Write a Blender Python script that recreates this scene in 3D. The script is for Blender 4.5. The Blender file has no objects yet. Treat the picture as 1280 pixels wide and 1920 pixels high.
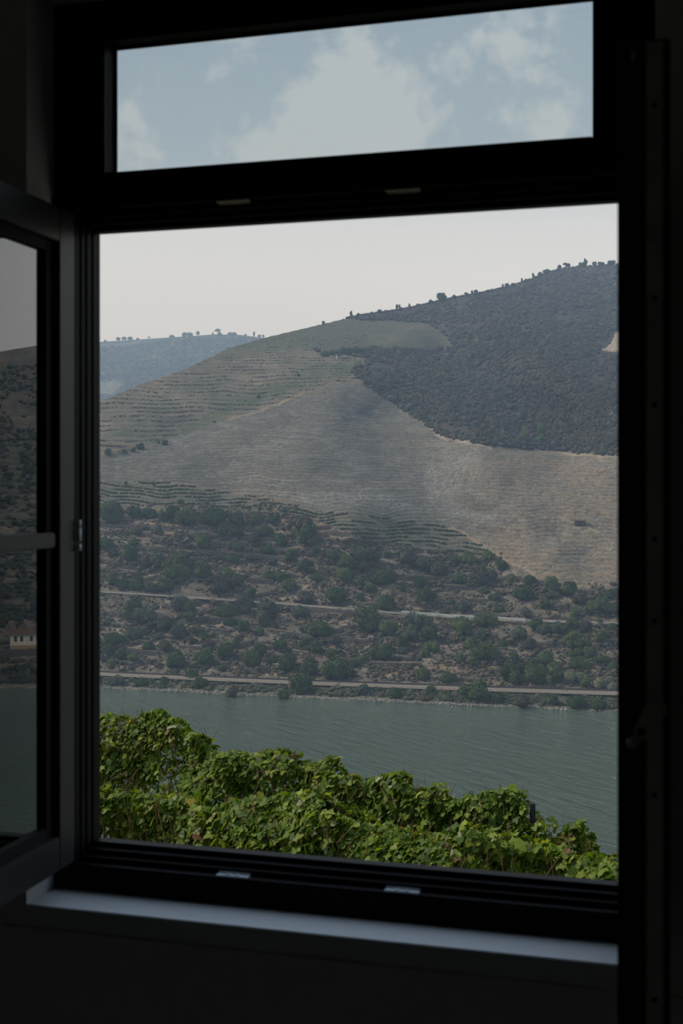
import bpy, math, random
import numpy as np
from mathutils import Vector, Matrix

sc = bpy.context.scene
C = sc.collection
random.seed(7)
rng = np.random.default_rng(11)

# ------------------------------------------------------------------ camera
F = 2550.0            # focal length in pixels of the 1280 wide frame
EYE = 1.6
HY = 909.0            # image row of the horizon
cam = bpy.data.cameras.new('camera')
camo = bpy.data.objects.new('camera', cam)
C.objects.link(camo)
cam.sensor_fit = 'HORIZONTAL'
cam.sensor_width = 24.0
cam.lens = F / 1280.0 * 24.0
cam.shift_y = -(960.0 - HY) / 1280.0
cam.clip_start = 0.05
cam.clip_end = 9000
camo.location = (0, 0, EYE)
camo.rotation_euler = (math.radians(90), 0, 0)
cam.dof.use_dof = True
cam.dof.focus_distance = 120.0
cam.dof.aperture_fstop = 8.5
sc.camera = camo

# ------------------------------------------------------------------ render look
sc.view_settings.view_transform = 'Standard'
sc.view_settings.look = 'None'
sc.view_settings.gamma = 1.0
sc.view_settings.exposure = 0.0
sc.render.engine = 'CYCLES'
cy = sc.cycles
cy.use_denoising = True
cy.max_bounces = 9
cy.diffuse_bounces = 7
cy.glossy_bounces = 4
cy.transmission_bounces = 4
cy.transparent_max_bounces = 16
cy.volume_bounces = 0
cy.sample_clamp_indirect = 4.0
cy.caustics_reflective = False
cy.caustics_refractive = False

# ------------------------------------------------------------------ sun
SUN_DIR = Vector((-0.72, 0.19, 0.74)).normalized()
SUN_E = 3.7
sun = bpy.data.lights.new('sun', 'SUN')
sun.energy = SUN_E
sun.angle = math.radians(1.2)
sun.color = (1.0, 0.93, 0.82)
suno = bpy.data.objects.new('sun', sun)
C.objects.link(suno)
suno.rotation_euler = SUN_DIR.to_track_quat('Z', 'Y').to_euler()
suno.location = (-40, 0, 60)

# ------------------------------------------------------------------ node helper
class NT:
    def __init__(self, tree):
        self.t = tree
        self.t.nodes.clear()
    def n(self, typ, **kw):
        nd = self.t.nodes.new(typ)
        for k, v in kw.items():
            if k.startswith('_'):
                setattr(nd, k[1:], v)
        return nd
    def l(self, a, b):
        self.t.links.new(a, b)
    def val(self, sock, v):
        if hasattr(v, 'is_output') or isinstance(v, bpy.types.NodeSocket):
            self.l(v, sock)
        else:
            sock.default_value = v
    def math(self, op, a, b=None, clamp=False):
        m = self.t.nodes.new('ShaderNodeMath')
        m.operation = op
        m.use_clamp = clamp
        self.val(m.inputs[0], a)
        if b is not None:
            self.val(m.inputs[1], b)
        return m.outputs[0]
    def mix(self, fac, a, b, blend='MIX'):
        m = self.t.nodes.new('ShaderNodeMix')
        m.data_type = 'RGBA'
        m.blend_type = blend
        self.val(m.inputs[0], fac)
        self.val(m.inputs[6], a if not isinstance(a, tuple) else tuple(a) + (1,) * (4 - len(a)))
        self.val(m.inputs[7], b if not isinstance(b, tuple) else tuple(b) + (1,) * (4 - len(b)))
        return m.outputs[2]
    def ramp(self, fac, stops, interp='LINEAR'):
        r = self.t.nodes.new('ShaderNodeValToRGB')
        r.color_ramp.interpolation = interp
        els = r.color_ramp.elements
        while len(els) > 1:
            els.remove(els[-1])
        els[0].position = stops[0][0]
        els[0].color = tuple(stops[0][1]) + (1,)
        for p, c in stops[1:]:
            e = els.new(p)
            e.color = tuple(c) + (1,)
        self.val(r.inputs[0], fac)
        return r.outputs[0]
    def noise(self, vec, scale, detail=4, rough=0.55, dist=0.0):
        m = self.t.nodes.new('ShaderNodeTexNoise')
        m.inputs['Scale'].default_value = scale
        m.inputs['Detail'].default_value = detail
        m.inputs['Roughness'].default_value = rough
        m.inputs['Distortion'].default_value = dist
        if vec is not None:
            self.l(vec, m.inputs['Vector'])
        return m.outputs[0]

# ------------------------------------------------------------------ sky
world = bpy.data.worlds.new('sky')
sc.world = world
world.use_nodes = True
w = NT(world.node_tree)
tc = w.n('ShaderNodeTexCoord')
sep = w.n('ShaderNodeSeparateXYZ')
w.l(tc.outputs['Generated'], sep.inputs[0])
zc = sep.outputs[2]
grad = w.ramp(zc, [(0.0, (0.66, 0.665, 0.67)), (0.15, (0.735, 0.74, 0.745)), (0.185, (0.68, 0.70, 0.715)),
                   (0.235, (0.44, 0.535, 0.60)), (0.34, (0.36, 0.46, 0.55)), (0.5, (0.46, 0.58, 0.74)), (1.0, (0.48, 0.62, 0.82))])
# soft cumulus patches, each with its own direction on the sky dome
wn = w.noise(tc.outputs['Generated'], 20.0, 7, 0.58, 0.3)
wn2 = w.noise(tc.outputs['Generated'], 75.0, 5, 0.6, 0.3)
def pdir(px, py):
    return Vector(((px - 640) / F, 1, (HY - py) / F)).normalized()
blobs = [(620, 240, 0.042, 0.95), (540, 300, 0.040, 0.85), (650, 130, 0.034, 0.75), (850, 115, 0.026, 0.5),
         (905, 75, 0.028, 0.38), (225, 240, 0.018, 0.75), (1040, 262, 0.022, 0.70), (760, 285, 0.036, 0.5),
         (440, 280, 0.02, 0.35), (960, 150, 0.02, 0.2), (-300, 120, 0.10, 0.7), (1700, 100, 0.12, 0.8)]
tot = None
for (bx, by, rad, amp) in blobs:
    vm = w.n('ShaderNodeVectorMath', _operation='DISTANCE')
    w.l(tc.outputs['Generated'], vm.inputs[0])
    vm.inputs[1].default_value = pdir(bx, by)
    d = w.math('DIVIDE', vm.outputs['Value'], rad)
    g = w.math('POWER', 2.718, w.math('MULTIPLY', w.math('MULTIPLY', d, d), -0.8))
    g = w.math('MULTIPLY', g, amp)
    tot = g if tot is None else w.math('ADD', tot, g)
nz = w.math('MULTIPLY', w.math('SUBTRACT', wn, 0.5), 3.6)
nz2 = w.math('MULTIPLY', w.math('SUBTRACT', wn2, 0.5), 1.6)
cl = w.math('ADD', w.math('ADD', tot, nz), nz2)
cl = w.math('MULTIPLY', w.math('SUBTRACT', cl, 0.36), 1.7, clamp=True)
cl = w.math('MULTIPLY', cl, w.math('MULTIPLY', w.math('SUBTRACT', zc, 0.17), 18.0, clamp=True))
hz = w.math('MULTIPLY', cl, 0.80)
skycol = w.mix(hz, grad, (0.66, 0.71, 0.71))
bg = w.n('ShaderNodeBackground')
w.l(skycol, bg.inputs[0])
bg.inputs[1].default_value = 1.0
wo = w.n('ShaderNodeOutputWorld')
w.l(bg.outputs[0], wo.inputs[0])

# ------------------------------------------------------------------ materials
def mat(name):
    m = bpy.data.materials.new(name)
    m.use_nodes = True
    t = NT(m.node_tree)
    out = t.n('ShaderNodeOutputMaterial')
    return m, t, out

def principled(t, out, col, rough=0.6, spec=0.4, metal=0.0, bump=None, bstr=0.3, bdist=0.01):
    p = t.n('ShaderNodeBsdfPrincipled')
    t.val(p.inputs['Base Color'], col if not isinstance(col, tuple) else tuple(col) + (1,))
    t.val(p.inputs['Roughness'], rough)
    p.inputs['Specular IOR Level'].default_value = spec
    p.inputs['Metallic'].default_value = metal
    if bump is not None:
        b = t.n('ShaderNodeBump')
        b.inputs['Strength'].default_value = bstr
        b.inputs['Distance'].default_value = bdist
        t.l(bump, b.inputs['Height'])
        t.l(b.outputs[0], p.inputs['Normal'])
    t.l(p.outputs[0], out.inputs[0])
    return p

def paint(name, col, rough, spec=0.4, nscale=60, var=0.08, metal=0.0, bstr=0.1, bdist=0.001):
    m, t, out = mat(name)
    co = t.n('ShaderNodeTexCoord').outputs['Object']
    nz = t.noise(co, nscale, 3)
    c2 = tuple(max(0, c * (1 - var * 2)) for c in col)
    c3 = tuple(c * (1 + var * 2) for c in col)
    principled(t, out, t.mix(nz, c2, c3), rough, spec, metal, nz, bstr, bdist)
    return m

def attr_mat(name, rough=0.9, spec=0.15, nscale=0.9, var=0.45, bstr=0.5, bdist=0.3, detail=5, trans=0.0):
    """albedo from the mesh's own colour attribute, broken up by world-space noise"""
    m, t, out = mat(name)
    a = t.n('ShaderNodeVertexColor')
    a.layer_name = 'Col'
    co = t.n('ShaderNodeTexCoord').outputs['Object']
    nz = t.noise(co, nscale, detail, 0.62)
    f = t.math('ADD', t.math('MULTIPLY', t.math('SUBTRACT', nz, 0.5), var * 2.6), 1.0)
    cm = t.n('ShaderNodeVectorMath', _operation='SCALE')
    t.l(a.outputs[0], cm.inputs[0])
    t.l(f, cm.inputs['Scale'])
    p = principled(t, out, cm.outputs[0], rough, spec, 0, nz, bstr, bdist)
    if trans > 0:
        tr = t.n('ShaderNodeBsdfTranslucent')
        cc = t.mix(1.0, cm.outputs[0], (1.35, 1.25, 0.55), 'MULTIPLY')
        t.l(cc, tr.inputs[0])
        mx = t.n('ShaderNodeMixShader')
        mx.inputs[0].default_value = trans
        t.l(p.outputs[0], mx.inputs[1])
        t.l(tr.outputs[0], mx.inputs[2])
        t.l(mx.outputs[0], out.inputs[0])
    return m

M_FRAME = paint('black_coated_frame', (0.006, 0.006, 0.007), 0.5, 0.10, 40, 0.1)
M_SASH = paint('dark_bronze_sash', (0.030, 0.028, 0.027), 0.42, 0.4, 40, 0.1)
M_GASKET = paint('black_rubber_gasket', (0.008, 0.008, 0.008), 0.7, 0.2)
M_STEEL = paint('zinc_steel', (0.55, 0.60, 0.64), 0.4, 0.5, 80, 0.05, metal=0.2)
M_DSTEEL = paint('dull_steel_strip', (0.62, 0.56, 0.47), 0.5, 0.4, 30, 0.15, metal=0.1)
M_HOLE = paint('dark_slot', (0.004, 0.004, 0.004), 0.9, 0.1)
M_WALL = paint('plaster_grey', (0.80, 0.785, 0.76), 0.9, 0.2, 25, 0.05, bstr=0.15)
M_SILL = paint('painted_window_board', (0.80, 0.83, 0.85), 0.55, 0.3, 30, 0.03)
M_FLOOR = None
def floor_mat():
    m, t, out = mat('dark_floorboards')
    co = t.n('ShaderNodeTexCoord').outputs['Object']
    wv = t.n('ShaderNodeTexWave')
    wv.inputs['Scale'].default_value = 1.6
    wv.inputs['Distortion'].default_value = 1.5
    t.l(co, wv.inputs['Vector'])
    c = t.mix(wv.outputs['Fac'], (0.23, 0.21, 0.185), (0.30, 0.27, 0.24))
    principled(t, out, c, 0.5, 0.3)
    return m
M_FLOOR = floor_mat()

def glass_mat(name, tint, refl):
    m, t, out = mat(name)
    fr = t.n('ShaderNodeFresnel')
    fr.inputs['IOR'].default_value = 1.5
    fac = t.math('MULTIPLY', fr.outputs[0], refl, clamp=True)
    tr = t.n('ShaderNodeBsdfTransparent')
    tr.inputs[0].default_value = tuple(tint) + (1,)
    gl = t.n('ShaderNodeBsdfGlossy')
    gl.inputs['Roughness'].default_value = 0.0
    gl.inputs[0].default_value = (0.97, 0.99, 1, 1)
    mx = t.n('ShaderNodeMixShader')
    t.l(fac, mx.inputs[0])
    t.l(tr.outputs[0], mx.inputs[1])
    t.l(gl.outputs[0], mx.inputs[2])
    t.l(mx.outputs[0], out.inputs[0])
    return m
M_GLASS = glass_mat('window_glass', (0.965, 0.975, 0.98), 1.0)
M_GLASS2 = glass_mat('coated_glass', (0.93, 0.94, 0.95), 2.5)

M_TERRAIN = attr_mat('hillside_ground', 0.95, 0.08, 0.55, 0.62, 0.6, 0.6, 7)
M_SCRUB = attr_mat('scrub_foliage', 0.9, 0.1, 1.3, 0.55, 0.8, 0.6, 5)
M_ROCK = attr_mat('shore_rock', 0.9, 0.15, 1.5, 0.4, 0.6, 0.3, 4)
M_LEAF = attr_mat('vine_leaf', 0.55, 0.22, 30, 0.12, 0.35, 0.004, 2, trans=0.42)
M_CANE = paint('vine_cane', (0.16, 0.085, 0.045), 0.8, 0.2, 40, 0.2)
M_POST = paint('weathered_slate_post', (0.035, 0.033, 0.032), 0.85, 0.2, 12, 0.2)
M_WIRE = paint('trellis_wire_metal', (0.10, 0.10, 0.10), 0.5, 0.4, 60, 0.1, metal=0.7)
M_CONC = paint('pale_road_dust', (0.17, 0.155, 0.13), 0.95, 0.1, 0.6, 0.15)
M_STONEWALL = paint('dry_stone_masonry', (0.10, 0.092, 0.078), 0.95, 0.1, 1.6, 0.3, bstr=0.5, bdist=0.2)
M_GRAVEL = paint('railway_ballast', (0.15, 0.13, 0.105), 0.95, 0.1, 2.5, 0.2)
M_RAIL = paint('rusty_rail', (0.07, 0.06, 0.055), 0.6, 0.3, 3, 0.2)
M_WHITE = paint('whitewashed_render', (0.62, 0.58, 0.48), 0.9, 0.2, 1.0, 0.06)
M_OCHRE = paint('ochre_plinth', (0.36, 0.26, 0.12), 0.9, 0.2, 1.0, 0.06)
M_TILE = paint('red_brown_roof_tiles', (0.10, 0.055, 0.04), 0.9, 0.2, 3.0, 0.25)
M_DARKWIN = paint('dark_window_opening', (0.03, 0.035, 0.04), 0.4, 0.4, 3.0, 0.1)

def foliage_mat(name, c1, c2):
    m, t, out = mat(name)
    oi = t.n('ShaderNodeObjectInfo')
    co = t.n('ShaderNodeTexCoord').outputs['Object']
    nz = t.noise(co, 1.7, 4, 0.6)
    f = t.math('ADD', t.math('MULTIPLY', oi.outputs['Random'], 0.55), t.math('MULTIPLY', nz, 0.5))
    principled(t, out, t.mix(f, c1, c2), 0.9, 0.1, 0, nz, 0.4, 0.3)
    return m
M_BUSH = {
    'dark green': foliage_mat('dark_green_shrub_leaves', (0.030, 0.050, 0.017), (0.062, 0.095, 0.032)),
    'olive green': foliage_mat('olive_shrub_leaves', (0.052, 0.078, 0.026), (0.094, 0.122, 0.044)),
    'grey-green': foliage_mat('grey_green_shrub_leaves', (0.050, 0.066, 0.040), (0.084, 0.104, 0.064)),
    'brownish': foliage_mat('brown_dry_shrub_leaves', (0.052, 0.054, 0.034), (0.084, 0.080, 0.050)),
    'pale straw-green': foliage_mat('pale_cane_leaves', (0.13, 0.145, 0.080), (0.19, 0.195, 0.11)),
    'fresh light green': foliage_mat('light_tree_leaves', (0.085, 0.145, 0.045), (0.135, 0.205, 0.065)),
}
M_BARK = paint('dark_bark', (0.045, 0.036, 0.028), 0.9, 0.1, 3.0, 0.2)

# ------------------------------------------------------------------ object helpers
def mesh_np(name, verts, faces, material, parent=None, cols=None, smooth=False, loc=None, rotz=None):
    """faces: (n,k) array or list of such arrays"""
    me = bpy.data.meshes.new(name)
    verts = np.asarray(verts, dtype=np.float32)
    if not isinstance(faces, list):
        faces = [np.asarray(faces)]
    loops = np.concatenate([np.asarray(f).ravel() for f in faces]).astype(np.int32)
    sizes = np.concatenate([np.full(len(f), np.asarray(f).shape[1]) for f in faces]).astype(np.int32)
    starts = np.concatenate([[0], np.cumsum(sizes)[:-1]]).astype(np.int32)
    me.vertices.add(len(verts))
    me.vertices.foreach_set('co', verts.ravel())
    me.loops.add(len(loops))
    me.loops.foreach_set('vertex_index', loops)
    me.polygons.add(len(sizes))
    me.polygons.foreach_set('loop_start', starts)
    me.polygons.foreach_set('loop_total', sizes)
    me.polygons.foreach_set('use_smooth', np.full(len(sizes), bool(smooth)))
    me.update(calc_edges=True)
    me.validate()
    if cols is not None:
        ca = me.color_attributes.new('Col', 'FLOAT_COLOR', 'POINT')
        c4 = np.ones((len(verts), 4), dtype=np.float32)
        c4[:, :3] = cols
        ca.data.foreach_set('color', c4.ravel())
    if material:
        me.materials.append(material)
    o = bpy.data.objects.new(name, me)
    C.objects.link(o)
    if parent is not None:
        o.parent = parent
    if loc is not None:
        o.location = loc
    if rotz is not None:
        o.rotation_euler = (0, 0, rotz)
    return o

def tag(o, label=None, cat=None, group=None, kind=None):
    if label: o['label'] = label
    if cat: o['category'] = cat
    if group: o['group'] = group
    if kind: o['kind'] = kind
    return o

def empty(name, loc=(0, 0, 0), rotz=0.0):
    o = bpy.data.objects.new(name, None)
    o.empty_display_size = 0.1
    C.objects.link(o)
    o.location = loc
    o.rotation_euler = (0, 0, rotz)
    return o

class MB:
    def __init__(self):
        self.v, self.q, self.t = [], [], []
        self.n = 0
    def add(self, v, q=(), t=()):
        self.v.extend([tuple(a) for a in v])
        self.q.extend([tuple(i + self.n for i in f) for f in q])
        self.t.extend([tuple(i + self.n for i in f) for f in t])
        self.n = len(self.v)
        return self
    def box(self, x0, x1, y0, y1, z0, z1, bev=0.0):
        """box with a small chamfer along its edges"""
        if bev <= 0:
            v = [(x, y, z) for z in (z0, z1) for (x, y) in ((x0, y0), (x1, y0), (x1, y1), (x0, y1))]
            return self.add(v, [(0, 3, 2, 1), (4, 5, 6, 7), (0, 1, 5, 4), (1, 2, 6, 5), (2, 3, 7, 6), (3, 0, 4, 7)])
        import bmesh
        bm = bmesh.new()
        bmesh.ops.create_cube(bm, size=1.0)
        for vv in bm.verts:
            vv.co = Vector(((x0 + x1) / 2 + vv.co.x * (x1 - x0), (y0 + y1) / 2 + vv.co.y * (y1 - y0), (z0 + z1) / 2 + vv.co.z * (z1 - z0)))
        bmesh.ops.bevel(bm, geom=list(bm.edges), offset=bev, segments=2, affect='EDGES')
        bm.verts.index_update()
        v = [tuple(x.co) for x in bm.verts]
        self.addf(v, [[x.index for x in f.verts] for f in bm.faces])
        bm.free()
        return self
    def addf(self, v, fs):
        n = self.n
        self.v.extend(v)
        for f in fs:
            f = [i + n for i in f]
            if len(f) == 4: self.q.append(tuple(f))
            elif len(f) == 3: self.t.append(tuple(f))
            else:
                for k in range(1, len(f) - 1):
                    self.t.append((f[0], f[k], f[k + 1]))
        self.n = len(self.v)
        return self
    def tube(self, pts, rad, seg=6):
        pts = [Vector(p) for p in pts]
        rads = rad if isinstance(rad, (list, tuple)) else [rad] * len(pts)
        rings = []
        for i, p in enumerate(pts):
            d = (pts[min(i + 1, len(pts) - 1)] - pts[max(i - 1, 0)]).normalized()
            a = d.cross(Vector((0, 0, 1)))
            if a.length < 0.05: a = d.cross(Vector((1, 0, 0)))
            a.normalize(); b = d.cross(a)
            rings.append([tuple(p + (a * math.cos(k * 2 * math.pi / seg) + b * math.sin(k * 2 * math.pi / seg)) * rads[i]) for k in range(seg)])
        v = [q for r in rings for q in r]
        q = []
        for i in range(len(pts) - 1):
            for k in range(seg):
                k2 = (k + 1) % seg
                q.append((i * seg + k, i * seg + k2, (i + 1) * seg + k2, (i + 1) * seg + k))
        v.append(tuple(pts[0])); v.append(tuple(pts[-1]))
        t = []
        e = (len(pts) - 1) * seg
        for k in range(seg):
            k2 = (k + 1) % seg
            t.append((k2, k, len(v) - 2)); t.append((e + k, e + k2, len(v) - 1))
        return self.add(v, q, t)
    def disc(self, c, axis, r, h, seg=16):
        c = Vector(c); axis = Vector(axis).normalized()
        return self.tube([c, c + axis * h], r, seg)
    def build(self, name, m, parent=None, smooth=False, loc=None, rotz=None):
        fs = []
        if self.q: fs.append(np.array(self.q))
        if self.t: fs.append(np.array(self.t))
        return mesh_np(name, self.v, fs, m, parent, None, smooth, loc, rotz)

# ------------------------------------------------------------------ wall coordinates: u along the window wall, n outward, z up
TH = math.radians(17.12)
UX = (math.cos(TH), -math.sin(TH))
NX = (math.sin(TH), math.cos(TH))
def w2l(u, n):
    return (u * UX[0] + n * NX[0], u * UX[1] + n * NX[1])
def on_plane(px, py, n):
    """point where the sight line through a photo pixel meets the plane n = const, in wall coordinates"""
    a = (px - 640) / F
    Y = n / (a * NX[0] + NX[1])
    X = a * Y
    return (X * UX[0] + Y * UX[1], EYE + (HY - py) / F * Y)

N_IN = 2.487          # inner wall face
N_FR = 2.600          # room side of the window frame
N_OUT = 2.80
U0, U1 = -1.445, -0.18
Z_SILL, Z_TOP = 0.737, 2.625
ROT = -TH

def wallbox(name, u0, u1, n0, n1, z0, z1, m):
    o = MB().box(u0, u1, n0, n1, z0, z1).build(name, m, rotz=ROT)
    return o

# ------------------------------------------------------------------ the room shell
RU0, RU1, RN0, RZ = -2.7, 1.5, -1.8, 2.95
b = MB()
b.box(RU0 - .15, U0, N_IN, N_OUT, 0, RZ)
b.box(U1, RU1 + .15, N_IN, N_OUT, 0, RZ)
b.box(U0, U1, N_IN, N_OUT, 0, Z_SILL - .045)
b.box(U0, U1, N_IN, N_OUT, Z_TOP, RZ)
tag(b.build('wall_front', M_WALL, rotz=ROT), kind='structure')
tag(wallbox('wall_left', RU0 - .15, RU0, RN0, N_IN, 0, RZ, M_WALL), kind='structure')
tag(wallbox('wall_right', RU1, RU1 + .15, RN0, N_IN, 0, RZ, M_WALL), kind='structure')
tag(wallbox('wall_back', RU0 - .15, RU1 + .15, RN0 - .15, RN0, 0, RZ, M_WALL), kind='structure')
tag(wallbox('floor', RU0 - .15, RU1 + .15, RN0 - .15, N_OUT, -0.15, 0, M_FLOOR), kind='structure')
tag(wallbox('ceiling', RU0 - .15, RU1 + .15, RN0 - .15, N_OUT, RZ, RZ + .15, M_WALL), kind='structure')
b = MB(); b.box(U0, U1, N_IN - .004, N_FR + .02, Z_SILL - .045, Z_SILL, .002)
tag(b.build('trim_1', M_SILL, rotz=ROT), kind='structure')
b = MB(); b.box(U0 - .05, U1 + .05, N_IN - .012, N_IN, Z_SILL - .105, Z_SILL - .045, .002)
tag(b.build('trim_2', M_WALL, rotz=ROT), kind='structure')
b = MB(); b.box(RU0, RU1, N_IN - .015, N_IN, 0, .09, .003)
tag(b.build('baseboard_front', M_WALL, rotz=ROT), kind='structure')

# ------------------------------------------------------------------ the fixed window frame with its transom light
win = empty('window_1', (*w2l(-.81, 2.65), Z_SILL), ROT)
tag(win, kind='structure')
ou, on_ = -.81, 2.65
def W(u): return u - ou
def N(n): return n - on_
def Z(z): return z - Z_SILL
def ring(mb, u0, u1, z0, z1, iu0, iu1, iz0, iz1, n0, n1, bev=.0015):
    mb.box(W(u0), W(iu0), N(n0), N(n1), Z(z0), Z(z1), bev)
    mb.box(W(iu1), W(u1), N(n0), N(n1), Z(z0), Z(z1), bev)
    mb.box(W(iu0), W(iu1), N(n0), N(n1), Z(z0), Z(iz0), bev)
    mb.box(W(iu0), W(iu1), N(n0), N(n1), Z(iz1), Z(z1), bev)
OU0, OU1, OZ0, OZ1 = -1.386, -.239, .8255, 2.1495       # clear opening
TU0, TU1, TZ0, TZ1 = -1.326, -.304, 2.260, 2.538       # transom light
f = MB()
ring(f, U0, U1, Z_SILL, 2.205, OU0 - .009, OU1 + .009, .793, 2.186, 2.600, 2.625)
ring(f, U0, U1, Z_SILL, 2.215, OU0 - .006, OU1 + .006, .804, 2.172, 2.6245, 2.645)
ring(f, U0, U1, Z_SILL, 2.215, OU0 - .003, OU1 + .003, .815, 2.160, 2.6445, 2.668)
ring(f, U0, U1, Z_SILL, 2.215, OU0, OU1, OZ0, OZ1, 2.6675, 2.700)
f.build('casement_frame', M_FRAME, win)
f = MB()
ring(f, U0, U1, 2.216, Z_TOP, TU0, TU1, TZ0, TZ1, 2.600, 2.660)
ring(f, U0, U1, 2.216, Z_TOP, TU0 - .036, TU1 + .036, TZ0 - .02, TZ1 + .030, 2.6595, 2.700)
f.box(W(U0), W(U1), N(2.592), N(2.600), Z(2.196), Z(2.212), .001)
f.build('transom_frame', M_FRAME, win)
f = MB()
ring(f, TU0, TU1, TZ0, TZ1, TU0 + .004, TU1 - .004, TZ0 + .004, TZ1 - .004, 2.648, 2.656, .0005)
f.build('glazing_gasket', M_GASKET, win)
f = MB(); f.box(W(TU0 + .001), W(TU1 - .001), N(2.6605), N(2.6645), Z(TZ0 + .001), Z(TZ1 - .001)); f.build('transom_pane', M_GLASS, win)
f = MB(); f.box(W(TU0 - .035), W(TU1 + .035), N(2.682), N(2.686), Z(TZ0 - .019), Z(TZ1 + .029)); f.build('transom_pane', M_GLASS, win)
# keeps (strike plates) on the lower and upper rebates
for (px, py, top) in ((437, 1634, 0), (754, 1663, 0), (437, 388, 1), (755, 367, 1)):
    u, z = on_plane(px, py, 2.612)
    k = MB()
    zz = .793 if not top else 2.186
    s = 1 if not top else -1
    k.box(W(u - .035), W(u + .035), N(2.601), N(2.618), *sorted((Z(zz), Z(zz + s * .0035))), .0008)
    k.box(W(u - .035), W(u + .035), N(2.618), N(2.6205), *sorted((Z(zz), Z(zz + s * .007))), .0008)
    pl = k.build('strike_plate', M_STEEL if not top else M_DSTEEL, win)
    for du in (-.010, .010):
        q = MB(); q.disc((W(u + du), N(2.610), Z(zz + s * .0032)), (0, 0, s), .0048, .0022, 14)
        sc_ = q.build('screw', M_STEEL if not top else M_DSTEEL, pl, smooth=False)

# ------------------------------------------------------------------ opened casements
def casement(hx, hy, ang, width, z0, z1, side, label, muntin_z, group=None):
    """local axes: x from the hinge edge to the free edge, y the thickness, z up"""
    root = empty('window_casement', (hx, hy, z0), ang)
    tag(root, label, 'window sash', group)
    H = z1 - z0
    st, th = .070, .066
    m = MB(); m.box(0, st, 0, side * th, 0, H, .002) if side > 0 else m.box(0, st, side * th, 0, 0, H, .002)
    m.build('stile', M_SASH, root)
    m = MB(); (m.box(width - st, width, 0, th, 0, H, .002) if side > 0 else m.box(width - st, width, -th, 0, 0, H, .002))
    m.build('stile', M_SASH, root)
    for (a, c) in ((0, st), (H - st, H)):
        m = MB()
        ys = sorted((0, side * th))
        m.box(st, width - st, ys[0], ys[1], a, c, .002)
        m.build('rail', M_SASH, root)
    # recessed glazing rebate
    m = MB()
    y0, y1 = sorted((side * .016, side * .050))
    e = .030
    m.box(st, st + e, y0, y1, st, H - st, .001)
    m.box(width - st - e, width - st, y0, y1, st, H - st, .001)
    m.box(st + e, width - st - e, y0, y1, st, st + .022, .001)
    m.box(st + e, width - st - e, y0, y1, H - st - .022, H - st, .001)
    m.build('glazing_bead', M_GASKET, root)
    for yy in (side * .028, side * .040):
        m = MB(); m.box(st + .03, width - st - .03, yy - .001, yy + .001, st + .01, H - st - .01)
        m.build('pane', M_GLASS2, root)
    m = MB()
    y0, y1 = sorted((side * .004, side * .026))
    m.box(st + .012, width - st - .012, y0, y1, muntin_z - z0 - .0155, muntin_z - z0 + .0155, .003)
    m.build('glazing_bar', M_SASH, root)
    return root, H, st, th

# left casement, hinged on the left jamb and swung into the room
LH = (-.5618, 2.865)
dl = math.radians(14.0)
angL = math.atan2(-math.cos(dl), -math.sin(dl))     # local +x runs from the hinge toward the camera
casL, HL, _, _ = casement(LH[0], LH[1], angL, .56, .806, 2.171, -1,
    'dark casement sash opened inward at the left jamb, its glass mirroring the far hill', 1.487)
# hinge knuckles
hg = MB()
for (ya, yb) in ((975, 988), (990, 1016), (1020, 1033)):
    za = EYE + (HY - yb) / F * 2.86 - .806
    zb = EYE + (HY - ya) / F * 2.86 - .806
    hg.tube([(-.006, .007, za), (-.006, .007, zb)], .0052, 12)
hg.build('hinge', M_STEEL, casL, smooth=True)

# right casement, opened so that its locking edge faces the camera
RF = (.3550, 1.75)
RHh = (.5335, 2.600)
dx, dy = RF[0] - RHh[0], RF[1] - RHh[1]
wr = math.hypot(dx, dy)
angR = math.atan2(dy, dx)
casR, HR, _, _ = casement(RHh[0], RHh[1], angR, wr, .806, 2.171, 1,
    'dark casement sash on the right seen edge-on, showing its locking strip', 1.487)
m = MB(); m.box(wr - .001, wr + .0035, .036, .057, .01, HR - .004, .0006)
strip = m.build('lock_strip', M_DSTEEL, casR)
for py in (1163, 1488, 200, 560, 1010, 1870, 760):
    z = EYE + (HY - py) / F * 1.745 - .806
    q = MB(); q.disc((wr + .0030, .0465, z), (1, 0, 0), .0032, .0012, 12); q.build('screw', M_HOLE, strip)
for py in (248, 480, 1130):
    z = EYE + (HY - py) / F * 1.745 - .806
    q = MB(); q.box(wr + .003, wr + .0095, .040, .053, z - .014, z + .014, .002); q.build('locking_cam', M_DSTEEL, strip)
# pivoting lever on the locking strip
def lz(py): return EYE + (HY - py) / F * 1.74 - .806
def ly(px): return (px - 1157) / F * 1.745
p0 = Vector((wr + .0075, ly(1226), lz(1328))); p1 = Vector((wr + .0075, ly(1200), lz(1372)))
lv = MB()
outl = []
dirv = (p1 - p0).normalized(); nrm = Vector((0, -dirv.z, dirv.y))
R0, R1 = .0135, .0095
a0 = math.atan2(dirv.z, dirv.y)
for k in range(13):
    a = a0 + math.pi / 2 + math.pi * k / 12
    outl.append(p0 + Vector((0, math.cos(a), math.sin(a))) * R0)
for k in range(13):
    a = a0 - math.pi / 2 + math.pi * k / 12
    outl.append(p1 + Vector((0, math.cos(a), math.sin(a))) * R1)
nO = len(outl)
vv = [tuple(o_) for o_ in outl] + [tuple(o_ + Vector((.004, 0, 0))) for o_ in outl]
fs = [list(range(nO)), list(range(nO, 2 * nO))[::-1]] + [[k, (k + 1) % nO, (k + 1) % nO + nO, k + nO] for k in range(nO)]
lv.addf(vv, fs)
lever = lv.build('lever', M_DSTEEL, casR)
q = MB(); q.disc((wr + .004, ly(1226), lz(1328)), (1, 0, 0), .006, .010, 16); q.build('pivot', M_DSTEEL, lever)
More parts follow.
